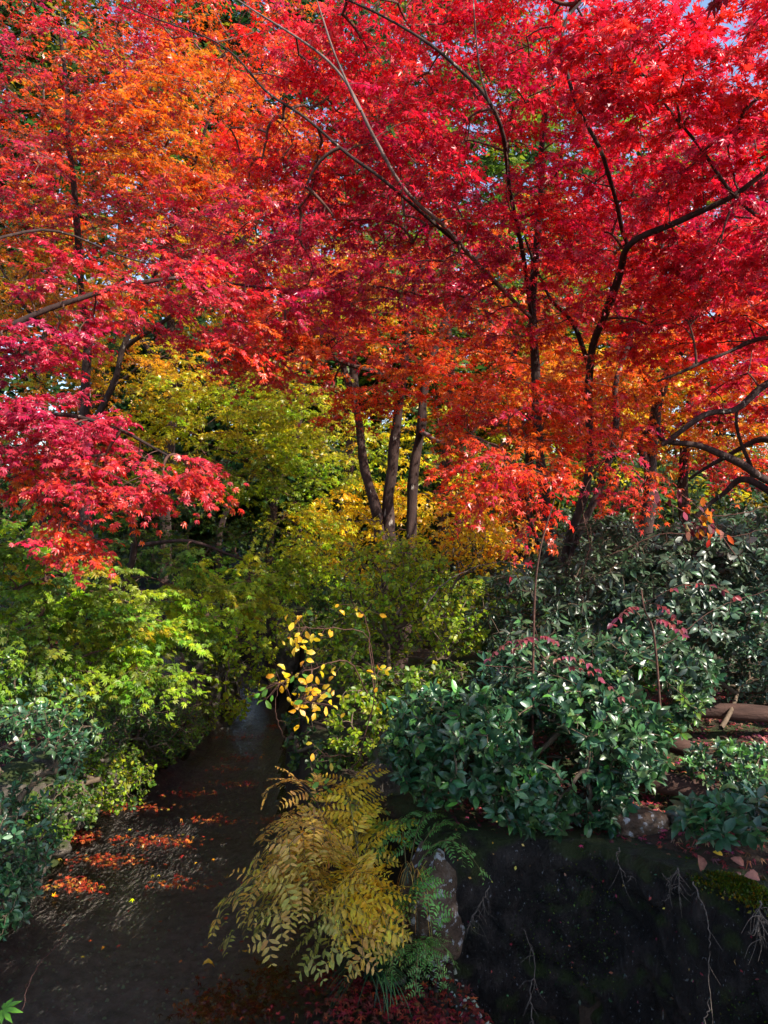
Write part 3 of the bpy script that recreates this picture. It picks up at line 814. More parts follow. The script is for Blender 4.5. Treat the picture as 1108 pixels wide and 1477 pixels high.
shrub('evergreen_shrub', 'small broad leaved evergreen on the leaf litter at the right edge', 'shrub', gp(1070, 4.5),
      [(1040, 1180, 4.15, 45, 24, .2, 16, 'bluegreen'), (1095, 1165, 4.3, 45, 30, .2, 18, 'bluegreen'), (990, 1170, 4.4, 20, 14, .1, 4, 'bluegreen')],
      leaf=.105, per=9, elev=(0, 45))
shrub('evergreen_shrub', 'dense small leaved green shrub around the rotting logs at right', 'shrub', gp(1040, 5.8),
      [(1060, 1105, 5.0, 70, 32, .3, 110, {'bluegreen': 3, 'freshgreen': 1, 'greygreen': 1}), (1060, 960, 6.7, 90, 55, .4, 240, {'greygreen': 2, 'bluegreen': 1})],
      leaf=.055, per=8)
shrub('evergreen_shrub', 'dark shrub with drooping dull leaves below the hanging red spray', 'shrub', gp(830, 6.6),
      [(770, 880, 6.2, 90, 80, .5, 150, {'bluegreen': 1, 'plumgreen': 2}), (870, 820, 6.3, 90, 80, .5, 170, 'plumgreen'), (820, 970, 5.5, 120, 60, .4, 170, {'bluegreen': 4, 'plumgreen': 1})],
      leaf=.10, per=8, tm=OVN, elev=(-35, 40))
shrub('evergreen_shrub', 'grey green glossy shrub with shining leaves behind the pink leaf sprays', 'shrub', gp(980, 6.6),
      [(960, 880, 6.0, 90, 90, .5, 190, {'plumgreen': 1, 'greygreen': 2}), (1010, 800, 6.3, 80, 50, .5, 130, 'plumgreen'), (940, 970, 5.6, 90, 70, .4, 190, {'bluegreen': 2, 'greygreen': 1})],
      leaf=.085, per=8, elev=(-30, 45))
shrub('evergreen_shrub', 'grey green shrub with fine shining leaves at the right edge', 'shrub', gp(1110, 7.0),
      [(1080, 820, 6.4, 70, 80, .5, 190, 'greygreen'), (1100, 900, 6.0, 60, 60, .4, 120, {'greygreen': 2, 'bluegreen': 1})],
      leaf=.075, per=8, elev=(-20, 50))
shrub('evergreen_shrub', 'leafy green shrub filling the gap between the two glossy shrubs and the logs', 'shrub', gp(930, 5.9),
      [(900, 1010, 5.5, 110, 60, .4, 170, {'bluegreen': 2, 'green': 1}), (780, 1060, 5.5, 140, 70, .35, 190, {'bluegreen': 2, 'deepgreen': 2}), (930, 1090, 5.4, 45, 35, .25, 40, {'bluegreen': 2, 'deepgreen': 1}), (760, 1010, 5.5, 100, 50, .35, 120, {'bluegreen': 2, 'plumgreen': 1})],
      leaf=.07, per=7, rand=.5)
shrub('evergreen_shrub', 'low leafy shrub behind the level log at the right edge', 'shrub', gp(1080, 6.6),
      [(1060, 985, 7.0, 110, 40, .4, 190, {'greygreen': 1, 'bluegreen': 2}), (1100, 940, 6.4, 80, 60, .5, 120, 'greygreen')],
      leaf=.06, per=8, rand=.5)
shrub('leafy_shrub', 'sunlit yellow green shrub with small oval leaves right of the stream', 'shrub', gp(590, 7.0),
      [(570, 850, 6.6, 95, 75, .5, 230, {'yellowgreen': 3, 'green': 2}), (630, 880, 6.3, 85, 75, .5, 210, {'green': 2, 'yellowgreen': 2}), (540, 930, 6.3, 60, 70, .4, 90, {'green': 3, 'yellowgreen': 1}), (560, 1000, 6.0, 70, 40, .4, 60, {'green': 3, 'deepgreen': 1}), (515, 1045, 5.7, 45, 55, .3, 80, {'green': 2, 'yellowgreen': 1}), (480, 950, 6.4, 40, 60, .3, 70, {'green': 2, 'yellowgreen': 1})],
      leaf=.05, per=7, mat=M_SOFT, tm=OVW, elev=(-20, 50), along=1.2, hole=-.35, rand=.6)
shrub('leafy_shrub', 'bright yellow leaved shrub at the foot of the three dark trunks', 'shrub', gp(660, 8.2),
      [(680, 780, 8.0, 50, 50, .4, 80, {'yellow': 3, 'amber': 1}), (520, 790, 8.6, 40, 60, .4, 80, {'yellow': 4}), (575, 900, 7.6, 80, 70, .4, 150, {'yellowgreen': 2, 'green': 2}), (570, 800, 8.2, 60, 35, .35, 110, {'yellowgreen': 2, 'yellow': 1})],
      leaf=.055, per=7, mat=M_SOFT, tm=OVW, elev=(-20, 50), along=1.2)
shrub('leafy_shrub', 'low green plant over bare soil between the golden leaves and the glossy shrub', 'shrub', gp(600, 6.2),
      [(590, 1000, 5.9, 70, 45, .4, 130, {'green': 2, 'deepgreen': 2, 'yellowgreen': 1}), (660, 990, 5.9, 60, 35, .4, 70, {'deepgreen': 2, 'green': 1})],
      leaf=.05, per=7, mat=M_SOFT, tm=OVW, elev=(-20, 50), along=1.2)
shrub('leafy_shrub', 'moss green creeping plant hanging over the left stones', 'shrub', A(-2.85, 6.9, 0),
      [(90, 1165, 5.4, 50, 40, .25, 110, {'green': 2, 'deepgreen': 2}), (165, 1120, 6.3, 60, 45, .3, 170, {'green': 2, 'deepgreen': 1, 'yellowgreen': 1}), (235, 1065, 7.6, 45, 35, .35, 120, {'green': 1, 'deepgreen': 1}), (285, 1030, 9.0, 35, 30, .35, 80, {'green': 2, 'yellowgreen': 1})],
      leaf=.038, per=8, mat=M_SOFT, elev=(-40, 50), tm=OVW, along=1.2, min_z=-.6)
shrub('leafy_shrub', 'dark ivy like undergrowth clinging to the right stream bank', 'shrub', A(-.75, 8.2, 0),
      [(440, 1060, 7.4, 35, 50, .6, 100, {'deepgreen': 3, 'green': 1}), (470, 1000, 7.6, 50, 50, .5, 80, {'deepgreen': 2, 'green': 1}), (480, 1110, 6.2, 40, 60, .4, 60, {'deepgreen': 2, 'green': 1})],
      leaf=.055, per=7, mat=M_SOFT, tm=OVW, elev=(-30, 40), along=1.0)
shrub('leafy_shrub', 'pale sunlit shrub overhanging the far end of the stream', 'shrub', A(-2.75, 11.6, 0),
      [(350, 960, 10.6, 60, 50, .5, 130, {'yellowgreen': 3, 'green': 1}), (380, 900, 11.6, 70, 40, .6, 90, {'yellowgreen': 3, 'green': 1}), (335, 1020, 9.6, 22, 22, .2, 18, {'yellowgreen': 3})],
      leaf=.065, per=7, mat=M_SOFT, tm=OVW, elev=(-20, 45), along=1.2)
shrub('leafy_shrub', 'leafy shrub closing the stream under the yellow green maples', 'shrub', A(-1.2, 14.2, 0),
      [(430, 900, 12.6, 80, 60, .8, 120, {'yellowgreen': 1, 'green': 2, 'deepgreen': 1}), (440, 830, 13, 100, 60, .8, 120, {'green': 2, 'deepgreen': 2})],
      leaf=.08, per=7, mat=M_SOFT, tm=OVW, elev=(-20, 45), along=1.2)
shrub('evergreen_shrub', 'dense blue green small leaved bush in the lower left corner', 'shrub', A(-2.75, 4.5, 0),
      [(35, 1085, 4.3, 85, 70, .35, 150, 'bluegreen'), (25, 1190, 4.1, 60, 75, .3, 130, 'bluegreen'), (5, 1285, 4.0, 45, 55, .25, 80, 'bluegreen'), (90, 1070, 4.6, 50, 30, .3, 36, 'bluegreen')],
      leaf=.050, per=9, elev=(5, 65), up=.8, along=.9, min_z=-.5, hole=-.5, rand=.6)
shrub('evergreen_shrub', 'dark green bush under the yellow green maple at the left edge', 'shrub', A(-3.0, 5.6, 0),
      [(40, 1010, 5.2, 80, 50, .4, 120, {'bluegreen': 2, 'green': 1}), (20, 950, 5.2, 60, 50, .4, 80, {'bluegreen': 2, 'green': 1})],
      leaf=.055, per=8, elev=(5, 60), along=.9)
shrub('leafy_shrub', 'feathery dark green undergrowth along the top of the left stone bank', 'shrub', A(-3.0, 7.6, 0),
      [(210, 1010, 7.0, 70, 35, .5, 130, {'green': 1, 'deepgreen': 2}), (260, 1050, 7.4, 40, 30, .4, 60, {'green': 1, 'deepgreen': 1}), (140, 1050, 6.2, 60, 35, .4, 80, {'deepgreen': 2, 'green': 1})],
      leaf=.05, per=8, mat=M_SOFT, elev=(-20, 50), tm=OVN, along=1.0)
for (px, d, rx, ry, py, leaf, pal, label) in [
    (90, 15, 190, 80, 780, .11, 'deepgreen', 'dark hedge like shrub in deep shade behind the green maple'),
    (-60, 13, 130, 80, 760, .11, {'deepgreen': 2, 'green': 1}, 'shaded green shrub at the left edge behind the pink red sprays'),
    (330, 16, 170, 70, 790, .11, 'deepgreen', 'dark leafy shrub behind the olive yellow maple'),
    (470, 17, 160, 80, 760, .11, {'deepgreen': 2, 'green': 1}, 'shaded green shrub far beyond the stream end'),
    (700, 14, 170, 80, 780, .10, {'deepgreen': 3, 'olive': 1}, 'dark shrub in shade behind the yellow leaved shrub'),
    (1000, 15, 200, 70, 730, .11, {'greygreen': 2, 'deepgreen': 2}, 'grey green low shrub far behind the right shrubs'),
    (850, 12, 120, 60, 790, .09, {'plumgreen': 2, 'deepgreen': 2}, 'dim shrub among the stems behind the drooping leaved shrub'),
    (1110, 10, 120, 60, 790, .08, {'greygreen': 2, 'deepgreen': 1}, 'low grey green shrub under the sprawling limbs'),
    (760, 9.0, 80, 70, 890, .08, {'deepgreen': 2, 'green': 1}, 'shaded shrub behind the pink sapling'),
    (660, 9.5, 80, 60, 880, .07, {'green': 1, 'yellowgreen': 1, 'deepgreen': 1}, 'half lit green shrub behind the sunlit yellow green shrub'),
    (500, 9.8, 60, 70, 900, .07, {'deepgreen': 2, 'green': 1}, 'dark shrub beside the far right bank of the stream'),
    (950, 8.5, 120, 70, 880, .08, {'deepgreen': 2, 'bluegreen': 1}, 'deep shaded shrub behind the grey green glossy shrub'),
    (60, 9.0, 130, 70, 900, .08, {'deepgreen': 2, 'green': 1}, 'dark shrub behind the green maple trunk'),
    (250, 10.5, 80, 60, 920, .07, {'deepgreen': 1, 'green': 2}, 'green shrub on the far left bank above the stones')]:
    shrub('evergreen_shrub', label, 'shrub', gp(px, d + .5), [(px, py, d, rx, ry, .7, 260, pal)], leaf=leaf, per=8, mat=M_SOFT, elev=(-30, 50), along=1.2, tm=OVW)

# ================================================================== pink pinnate sprays and the golden leaved branch
def pinnate(label, name, pts, fronds, pal, leaf=.045, pairs=6, base=None):
    b3 = at(*pts[0]) if base is None else base
    b3[2] = ground_z(b3[None])[0]
    root = thing(name, label, 'sapling', b3)
    C = catmull(np.vstack([b3] + [at(*p) for p in pts[1:]]), 6)
    tb = Tubes(6); tb.add(C, np.linspace(.010, .004, len(C))); tb.build('stem', M_TWIG, root)
    for (f0, f1) in fronds:
        a, e = at(*f0), at(*f1)
        L = np.linalg.norm(e - a); d = (e - a) / L
        tt = np.linspace(0, 1, 7)
        R = a + d * L * tt[:, None] + A(0, 0, 1.) * (.18 * L * np.sin(tt * np.pi))[:, None]
        j = C[np.argmin(np.linalg.norm(C - a, axis=1))]
        tb = Tubes(4); tb.add(np.vstack([j, R]), np.linspace(.0026, .0010, 8))
        st = tb.build('rachis', M_TWIG, root)
        st2 = np.array([np.interp(np.linspace(.25, 1, pairs), tt, R[:, k]) for k in range(3)]).T
        sd = nrm(np.cross(d, A(0, .35, 1.)))
        P = np.concatenate([st2, st2, R[-1:]]); Y = np.concatenate([np.tile(sd * .85 + d * .4, (pairs, 1)), np.tile(-sd * .85 + d * .4, (pairs, 1)), d[None]])
        Y = Y + rng.normal(size=Y.shape) * .15 - A(0, 0, .45)
        Nn = np.tile(A(0, -.6, .7), (len(P), 1)) + rng.normal(size=P.shape) * .25
        leaves('leaflets', P, Y, Nn, leaf * rng.uniform(.8, 1.15, len(P)), pick(pal, len(P)), OV, M_SOFT, root, smooth=True)
    return root

pinnate('slim sapling with drooping pink compound leaves between the right evergreen shrubs', 'sapling', [(768, 1010, 5.2), (770, 900, 5.1), (778, 800, 5.0), (800, 720, 5.0)],
        [((775, 930, 5.0), (705, 950, 4.8)), ((778, 925, 5.0), (745, 935, 4.8)), ((776, 920, 5.0), (800, 925, 4.9)), ((785, 960, 5.0), (860, 965, 4.7)), ((800, 965, 4.9), (895, 1005, 4.6))], {'pinkleaf': 1}, leaf=.05)
pinnate('slim sapling with purple pink compound leaves in front of the grey green shrub', 'sapling', [(960, 1000, 5.3), (945, 930, 5.1), (930, 880, 5.0), (925, 850, 5.0)],
        [((935, 895, 5.0), (985, 915, 4.8)), ((930, 880, 5.0), (885, 900, 4.8)), ((935, 870, 5.0), (985, 905, 4.9)), ((940, 865, 5.0), (1060, 860, 5.0))], {'pinkleaf': 1}, leaf=.055)

root = thing('golden_branch_shrub', 'spindly shrub with large golden leaves leaning over the stream', 'shrub', at(520, 1090, 5.4))
br = [[(520, 1095, 5.4), (540, 1000, 5.2), (530, 920, 5.0), (470, 905, 4.8), (425, 905, 4.7)], [(530, 1000, 5.2), (500, 955, 4.9), (450, 965, 4.7), (405, 985, 4.6)],
      [(540, 1000, 5.2), (530, 900, 5.1), (510, 870, 5.0)], [(525, 1085, 5.4), (500, 1090, 5.1), (470, 1090, 4.9)], [(450, 965, 4.7), (440, 1000, 4.6), (450, 1020, 4.6)], [(520, 1095, 5.4), (490, 1120, 5.1), (465, 1135, 4.9)],
      [(540, 1000, 5.2), (548, 985, 5.0), (545, 970, 4.9)]]
tb = Tubes(5)
SC = []
for b_ in br:
    c = catmull(np.array([at(*p) for p in b_]), 5); c[1:-1] += rng.normal(size=c[1:-1].shape) * .006; tb.add(c, np.linspace(.005, .0015, len(c))); SC.append(c)
SC = np.concatenate(SC)
spots = [(430, 912, 15, 18, 4.7), (400, 970, 14, 14, 4.65), (415, 992, 30, 16, 4.6), (440, 1005, 25, 14, 4.6), (452, 1022, 16, 12, 4.6), (505, 880, 22, 10, 5.0), (545, 972, 12, 12, 4.9), (470, 1092, 14, 12, 4.9), (462, 1137, 16, 8, 4.9), (470, 985, 20, 20, 4.7), (450, 930, 20, 20, 4.75)]
P = []; C = []
for (px, py, rx, ry, d), nleaf in zip(spots, [18, 9, 20, 18, 13, 8, 8, 9, 9, 12, 9]):
    for k in range(nleaf):
        x, y = px + rng.normal() * rx * .85, py + rng.normal() * ry * .85
        P.append(at(x, y, d + rng.normal() * .06))
        g = 'freshgreen' if (x < 395 and py > 940) or (py > 1080 and rng.uniform() < .5) or rng.uniform() < .08 else 'gold'
        C.append(pick(g, 1, .08)[0])
P = np.array(P); C = np.array(C)
for p in P:
    q = SC[np.argmin(np.linalg.norm(SC - p, axis=1) + rng.uniform(0, .08, len(SC)))]
    tb.add(catmull(np.array([q, (p + q) / 2 + A(0, 0, .015) + rng.normal(size=3) * .01, p]), 4), np.linspace(.0016, .0008, 9), 4)
tb.build('stems', M_TWIG, root)
Y = rng.normal(size=P.shape) * A(.7, .4, .35) + A(-.1, -.2, -.55)
leaves('foliage', P, Y, nrm(rng.normal(size=P.shape) * .4 + A(0, -.8, .5)), rng.uniform(.035, .064, len(P)), C, tmpl_oval(.29, .05, .15, .55), M_SOFT, root, smooth=True)

# ================================================================== FERN
def frond(root, P0, dirv, L, pal, n_pin=7, pin_len=.27, nl=9, leaf=.062, lift=.8, sag=1.0, part='frond'):
    d = nrm(A(dirv[0], dirv[1], 0.0))
    tt = np.linspace(0, 1, 12)
    C = P0 + d * (L * (.25 * tt + .62 * tt ** 1.5))[:, None] + A(0, 0, 1.) * (L * (lift * np.sin(np.minimum(tt, 1) * 1.75) - sag * .62 * tt ** 2.3))[:, None]
    C += np.cumsum(rng.normal(size=C.shape) * .003, axis=0)
    tb = Tubes(4); tb.add(C, np.linspace(.0045, .0012, 12))
    froll = rng.normal() * .3
    LP, LY, LN = [], [], []
    for i, s in enumerate(np.linspace(.34, .96, n_pin)):
        p = np.array([np.interp(s, tt, C[:, k]) for k in range(3)])
        roll = rng.normal() * .25
        t_ = nrm(np.array([np.interp(min(s + .06, 1), tt, C[:, k]) for k in range(3)]) - np.array([np.interp(s - .06, tt, C[:, k]) for k in range(3)]))
        side = nrm(np.cross(t_, A(0, 0, 1.)) + A(0, 0, roll + froll)); up = np.cross(side, t_)
        pl = pin_len * (1 - .62 * max(0, (s - .55) / .45)) * (.8 + .2 * min(1, (s - .2) / .2)) * rng.uniform(.7, 1.15)
        for sg in (-1, 1):
            dr = nrm(side * sg * .85 + t_ * .5 + rng.normal(size=3) * .2)
            u = np.linspace(0, 1, 6)
            R = p + dr * pl * u[:, None] - A(0, 0, 1.) * (.28 * pl * u ** 2)[:, None]
            tb.add(R, np.linspace(.0018, .0007, 6), 3)
            k = max(4, int(nl * pl / pin_len + .5))
            uu = np.linspace(.10, .97, k)
            b = p + dr * pl * uu[:, None] - A(0, 0, 1.) * (.28 * pl * uu ** 2)[:, None]
            ds = nrm(np.cross(dr, up))
            taper = (1 - .55 * uu ** 2)
            for s2 in (-1, 1):
                LP.append(b); LY.append((ds * s2 * .9 + dr * .42 + rng.normal(size=(k, 3)) * .07 - A(0, 0, .16)) * taper[:, None])
                LN.append(np.tile(up + rng.normal(size=3) * .3, (k, 1)) + rng.normal(size=(k, 3)) * .2)
    t2 = tb.build(part, M_GSTEM if pal != 'fernbrown' else M_STEM, root)
    P = np.concatenate(LP); Yv = np.concatenate(LY); N = np.concatenate(LN)
    kk = rng.uniform(size=len(P)) < .93; P, Yv, N = P[kk], Yv[kk], N[kk]
    sz = leaf * np.linalg.norm(Yv, axis=1) * rng.uniform(.85, 1.1, len(P))
    col = pick(pal, len(P), .10) * .65 + pick(pal, 1, .10) * .35
    t2['_org'] = tuple(root.location)
    lf = leaves('leaflets', P, Yv, N, sz, col, PIN, M_SOFT, t2, smooth=True)
    del t2['_org']
    return t2

fb = at(510, 1370, 4.65); fb[2] = .20
fern = thing('royal_fern', 'large royal fern turning golden brown and olive at the water edge', 'fern', fb)
FR = [(-165, .95, 'fernbrown', .80), (-150, 1.0, 'fernolive', .55), (-130, .92, 'fernbrown', .75), (-112, .85, 'fernolive', .40), (-95, .80, 'fernbrown', .60), (-75, .6, 'fernolive', .45), (-50, .5, 'fernyellow', .7),
      (-178, .95, {'fernbrown': 2, 'fernyellow': 1}, 1.05), (90, .9, 'fernyellow', 1.2), (115, .95, 'fernyellow', 1.2), (50, .8, {'fernyellow': 1, 'ferngreen': 1}, 1.1), (150, .95, 'fernbrown', 1.15), (160, .95, 'fernbrown', .95), (140, .9, 'fernyellow', .95), (110, .85, 'fernyellow', 1.0), (80, .85, {'fernyellow': 2, 'ferngreen': 1}, 1.0), (-140, .95, 'fernbrown', 1.05), (-100, .80, {'fernbrown': 1, 'fernyellow': 1}, 1.0),
      (-65, .6, {'fernolive': 1, 'fernyellow': 1}, .95), (60, .85, 'fernyellow', 1.0), (125, .85, 'fernyellow', 1.05), (-160, 1.05, {'fernbrown': 1, 'fernyellow': 1}, .7), (-172, 1.1, 'fernolive', .5), (-170, .7, 'fernolive', .5), (175, .85, 'fernbrown', .9), (-155, .75, {'fernbrown': 1, 'fernyellow': 1}, 1.1)]
FR += [(-140, .85, 'fernbrown', .95), (-110, .8, 'fernyellow', .9), (-90, .75, 'fernolive', .8), (-125, .8, 'fernolive', 1.0), (-80, .7, 'fernyellow', .95), (-60, .55, 'fernyellow', .95)]
for (ang, L, pal, lf) in FR:
    a = math.radians(ang + rng.normal() * 5)
    if -140 < ang < -80 and lf < .6: L *= .8
    frond(fern, fb + rng.normal(size=3) * A(.05, .05, .01), (math.cos(a), math.sin(a)), .86 * L * rng.uniform(.9, 1.08), pal, lift=lf, sag=.84 + .12 * rng.normal())
gb = at(585, 1330, 4.6)
gb[2] = .3
gf = thing('green_fern', 'fresh green fern beside the lichen spotted boulder', 'fern', gb)
for ang, L, lf in [(-20, .55, 1.1), (20, .55, 1.2), (60, .5, 1.3), (-60, .5, .8), (100, .5, 1.2), (-110, .4, .6)]:
    a = math.radians(ang)
    frond(gf, gb, (math.cos(a), math.sin(a)), L, 'ferngreen', n_pin=8, pin_len=.15, nl=8, leaf=.035, lift=lf)
sb = at(600, 1395, 4.4); sb[2] = .16
sf = thing('small_fern', 'small feathery green fern drooping at the foot of the boulder', 'fern', sb)
for ang, L, lf in [(-95, .34, .35), (-60, .36, .4), (-30, .32, .5), (-130, .3, .4), (10, .28, .6), (-75, .22, .7)]:
    a = math.radians(ang)
    frond(sf, sb, (math.cos(a), math.sin(a)), L, 'ferngreen', n_pin=9, pin_len=.10, nl=8, leaf=.022, lift=lf)

# grass tuft and dry stalks
def grass(name, label, base, n, L, col, spread, mat_leaf=M_SOFT, w=.004, sag=1.0):
    root = thing(name, label, 'grass tuft', base)
    V, Q = [], []; C = []
    for k in range(n):
        a = rng.uniform(0, 6.28); l = L * rng.uniform(.6, 1.1); d = A(math.cos(a), math.sin(a) , 0)
        b = base + rng.normal(size=3) * A(.03, .03, 0)
        tt = np.linspace(0, 1, 7)
        c = b + d * (l * spread * tt ** 1.3)[:, None] + A(0, 0, 1.) * (l * (tt * 1.0 - sag * tt ** 2.2))[:, None]
        s = np.cross(d, A(0, 0, 1.)) * (w * (1 - tt ** 2) + .0004)[:, None]
        o = len(V) * 14
        V.append(np.stack([c - s, c + s], 1).reshape(-1, 3))
        Q += [(o + 2 * i, o + 2 * i + 1, o + 2 * i + 3, o + 2 * i + 2) for i in range(6)]
        C.append(np.tile(pick(col, 1)[0], (14, 1)))
    mesh('blades', *quads(np.concatenate(V), Q), mat_leaf, root, col=np.concatenate(C))
    return root
gb2 = at(545, 1392, 4.35); gb2[2] = .02
grass('grass_tuft', 'narrow dark green grass tuft below the golden fern', gb2, 70, .42, 'bluegreen', .85, sag=1.15)
gb3 = at(660, 1440, 4.3); gb3[2] = 0.0
grass('grass_tuft', 'short green grass at the water line under the boulder', at(630, 1415, 4.45), 50, .2, 'bluegreen', .6, sag=1.3)
grass('dry_grass', 'pale dry grass stalks arching down between fern and boulder', at(600, 1270, 4.5), 26, .55, {'fernbrown': 1, 'greygreen': 1}, .35, w=.0022, sag=1.7)

# ================================================================== STONES AND WALLS
def ico(sub=4):
    import bmesh
    bm = bmesh.new(); bmesh.ops.create_icosphere(bm, subdivisions=sub, radius=1)
    V = np.array([v.co[:] for v in bm.verts]); T = np.array([[v.index for v in f.verts] for f in bm.faces]); bm.free()
    return V, T
ICO4, ICO3 = ico(5), ico(4)
def stone_geo(c, r, seed, blocky=.5, src=None):
    V, T = src or ICO4
    U = V.copy()
    U = np.sign(U) * np.abs(U) ** (1 - blocky * .45)
    n = nrm(U)
    U = U + n * (.20 * vnoise(U, 1.6, seed) + .09 * vnoise(U, 4.5, seed + 1) + .014 * vnoise(U, 12, seed + 2))[:, None]
    a = random.Random(seed).uniform(-.5, .5)
    Rz = np.array([[math.cos(a), -math.sin(a), 0], [math.sin(a), math.cos(a), 0], [0, 0, 1]])
    return (U * A(*r)) @ Rz.T + c, T
def boulder(name, label, c, r, seed, mat, blocky=.5):
    V, T = stone_geo(c, r, seed, blocky)
    o = mesh(name, V, T.ravel(), np.arange(len(T)) * 3, mat, smooth=True, loc=c)
    return set_props(o, label, 'rock')
boulder('boulder', 'tall rust brown boulder spotted with white lichen beside the fern', A(.30, 4.60, .30), (.17, .17, .34), 3, M_STONE2)
boulder('boulder', 'upright grey rock above the fern behind the lichen boulder', A(.02, 5.45, .62), (.15, .15, .45), 8, M_STONE)
boulder('boulder', 'dark rounded rock wedged in the right bank behind the fern', A(-.30, 5.45, .25), (.24, .24, .38), 12, M_STONE2)
boulder('rock', 'flat mossy rock lying in leaf litter above the dark wall', A(1.56, 4.74, .745), (.17, .12, .085), 5, M_STONE2, .9)
boulder('rock', 'small grey rock in leaf litter left of the low evergreen', A(1.86, 4.72, .80), (.09, .08, .06), 6, M_STONE)
boulder('rock', 'pale stone at the water line under the small fern', at(568, 1412, 4.36), (.07, .06, .055), 15, M_STONE)
boulder('boulder', 'pale sunlit boulder at the far end of the stream', at(405, 945, 12.4), (.32, .3, .42), 21, M_STONE)
boulder('boulder', 'tall sunlit upright stone at the far corner of the left bank', at(312, 1000, 10.8), (.16, .2, .45), 24, M_STONE)
boulder('boulder', 'grey upright stump like stone under the green maple on the left bank', at(252, 985, 8.6), (.16, .18, .36), 27, M_STONE)

# left dry stone bank: one wall built of many stones
VV, TT, off = [], [], 0
k = 0
for y in np.arange(4.4, 11.8, .30):
    z = -.15
    while z < .62:
        hgt = rng.uniform(.10, .21)
        xl = np.interp(y, [4, 5.0, 6.4, 8, 10.5, 11.6], [-2.55, -2.55, -2.65, -2.5, -2.38, -2.3])
        V, T = stone_geo(A(xl - .10 - .12 * max(z, 0) + rng.normal() * .05, y + rng.normal() * .06, z + hgt * .5), (.17, .155 * rng.uniform(.8, 1.3), hgt * .62), 100 + k, .6, ICO3)
        VV.append(V); TT.append(T + off); off += len(V); k += 1
        z += hgt
T = np.concatenate(TT)
set_props(mesh('stone_bank_wall', np.concatenate(VV), T.ravel(), np.arange(len(T)) * 3, M_STONE, smooth=True, loc=(-2.5, 8, 0)), 'low mossy dry stone wall along the left side of the stream', 'wall')

# right dark wall
pl = catmull(np.array([(0.26, 5.25, 0), (0.30, 4.85, 0), (0.42, 4.60, 0), (0.9, 4.50, 0), (1.35, 4.38, 0), (1.75, 4.02, 0), (2.05, 3.6, 0), (2.6, 2.9, 0), (2.9, 1.8, 0)]), 26)
zz = np.linspace(-1.35, .73, 74)
dn = nrm(np.gradient(pl, axis=0)); outn = np.stack([dn[:, 1], -dn[:, 0], dn[:, 0] * 0], 1)
G = pl[:, None] + A(0, 0, 1.) * zz[None, :, None]
dsp = .06 * vnoise(G, 3.2, 41) + .045 * vnoise(G, 8, 42) + .02 * vnoise(G, 19, 43) + .008 * vnoise(G, 45, 44)
cell = np.abs(vnoise(G * A(1, 1, 1.5), 4.2, 51)); dsp -= .05 * np.exp(-(cell / .10) ** 2)
edge = np.where(zz > .66, (zz - .66) * .9, 0)
G = G + outn[:, None] * (.06 + dsp - edge[None])[..., None]
Gw = G.copy()
topv = pl + A(0, 0, .70) - outn * .35
G = np.concatenate([G, topv[:, None]], 1)
na, nb = G.shape[:2]
i, j = np.meshgrid(np.arange(na - 1), np.arange(nb - 1), indexing='ij')
q0 = (i * nb + j).ravel()
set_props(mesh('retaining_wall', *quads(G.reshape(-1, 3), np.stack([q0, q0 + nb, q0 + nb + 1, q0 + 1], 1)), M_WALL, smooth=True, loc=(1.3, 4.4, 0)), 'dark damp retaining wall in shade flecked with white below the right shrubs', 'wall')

sel = rng.integers(0, len(Gw), 900), rng.integers(6, 73, 900)
P = Gw[sel] + outn[sel[0]] * .006 + rng.normal(size=(900, 3)) * .012
Y = rng.normal(size=(900, 3)) * A(.6, .6, .5) + A(0, 0, -.6)
set_props(leaves('wall_debris', P, Y, outn[sel[0]] + rng.normal(size=(900, 3)) * .5, rng.uniform(.008, .03, 900), pick({'litter': 2, 'greygreen': 2, 'fernbrown': 1}, 900), DIA, M_DRY),
          'tiny dead leaves and crumbs caught on the dark wall', 'debris', kind='stuff')
k = (vnoise(Gw, 2.2, 61) > .45) & (np.arange(Gw.shape[1])[None] > 8) & (np.arange(Gw.shape[1])[None] < 72)
ci, cj = np.nonzero(k); w_ = rng.integers(0, len(ci), 6000); ci, cj = ci[w_], cj[w_]
P = Gw[ci, cj] + rng.normal(size=(6000, 3)) * .015
set_props(leaves('wall_moss', P, outn[ci] * .8 + rng.normal(size=(6000, 3)) * .5 + A(0, 0, .3), rng.normal(size=(6000, 3)), rng.uniform(.008, .02, 6000), pick({'deepgreen': 2, 'green': 1}, 6000) * .5, DIA, M_SOFT),
          'dull moss growing in patches on the dark wall', 'moss', kind='stuff')

# logs
def log(label, a, b, r, name='log'):
    P = catmull(np.array([a, (a + b) / 2 + A(0, 0, .02), b]), 8)
    o = Tubes(14); o.add(P, r * (1 + .12 * vnoise(P, 5, int(r * 1e4))))
    for e, s in ((0, 1), (-1, -1)):
        c = P[e]; d = nrm(P[e + s] - P[e]) * s
    g = o.build(name, M_LOG, None, loc=(a + b) / 2)
    return set_props(g, label, 'log')
log('reddish fallen log resting level among the shrubs at the right edge', at(1000, 1024, 6.1), at(1200, 1042, 6.0), .065)
log('short dark log end below the level log at right', at(925, 1062, 5.7), at(1020, 1092, 5.5), .075)
log('sloping dark log lying low behind the leaf litter at right', at(900, 1118, 5.2), at(1060, 1158, 4.95), .075)

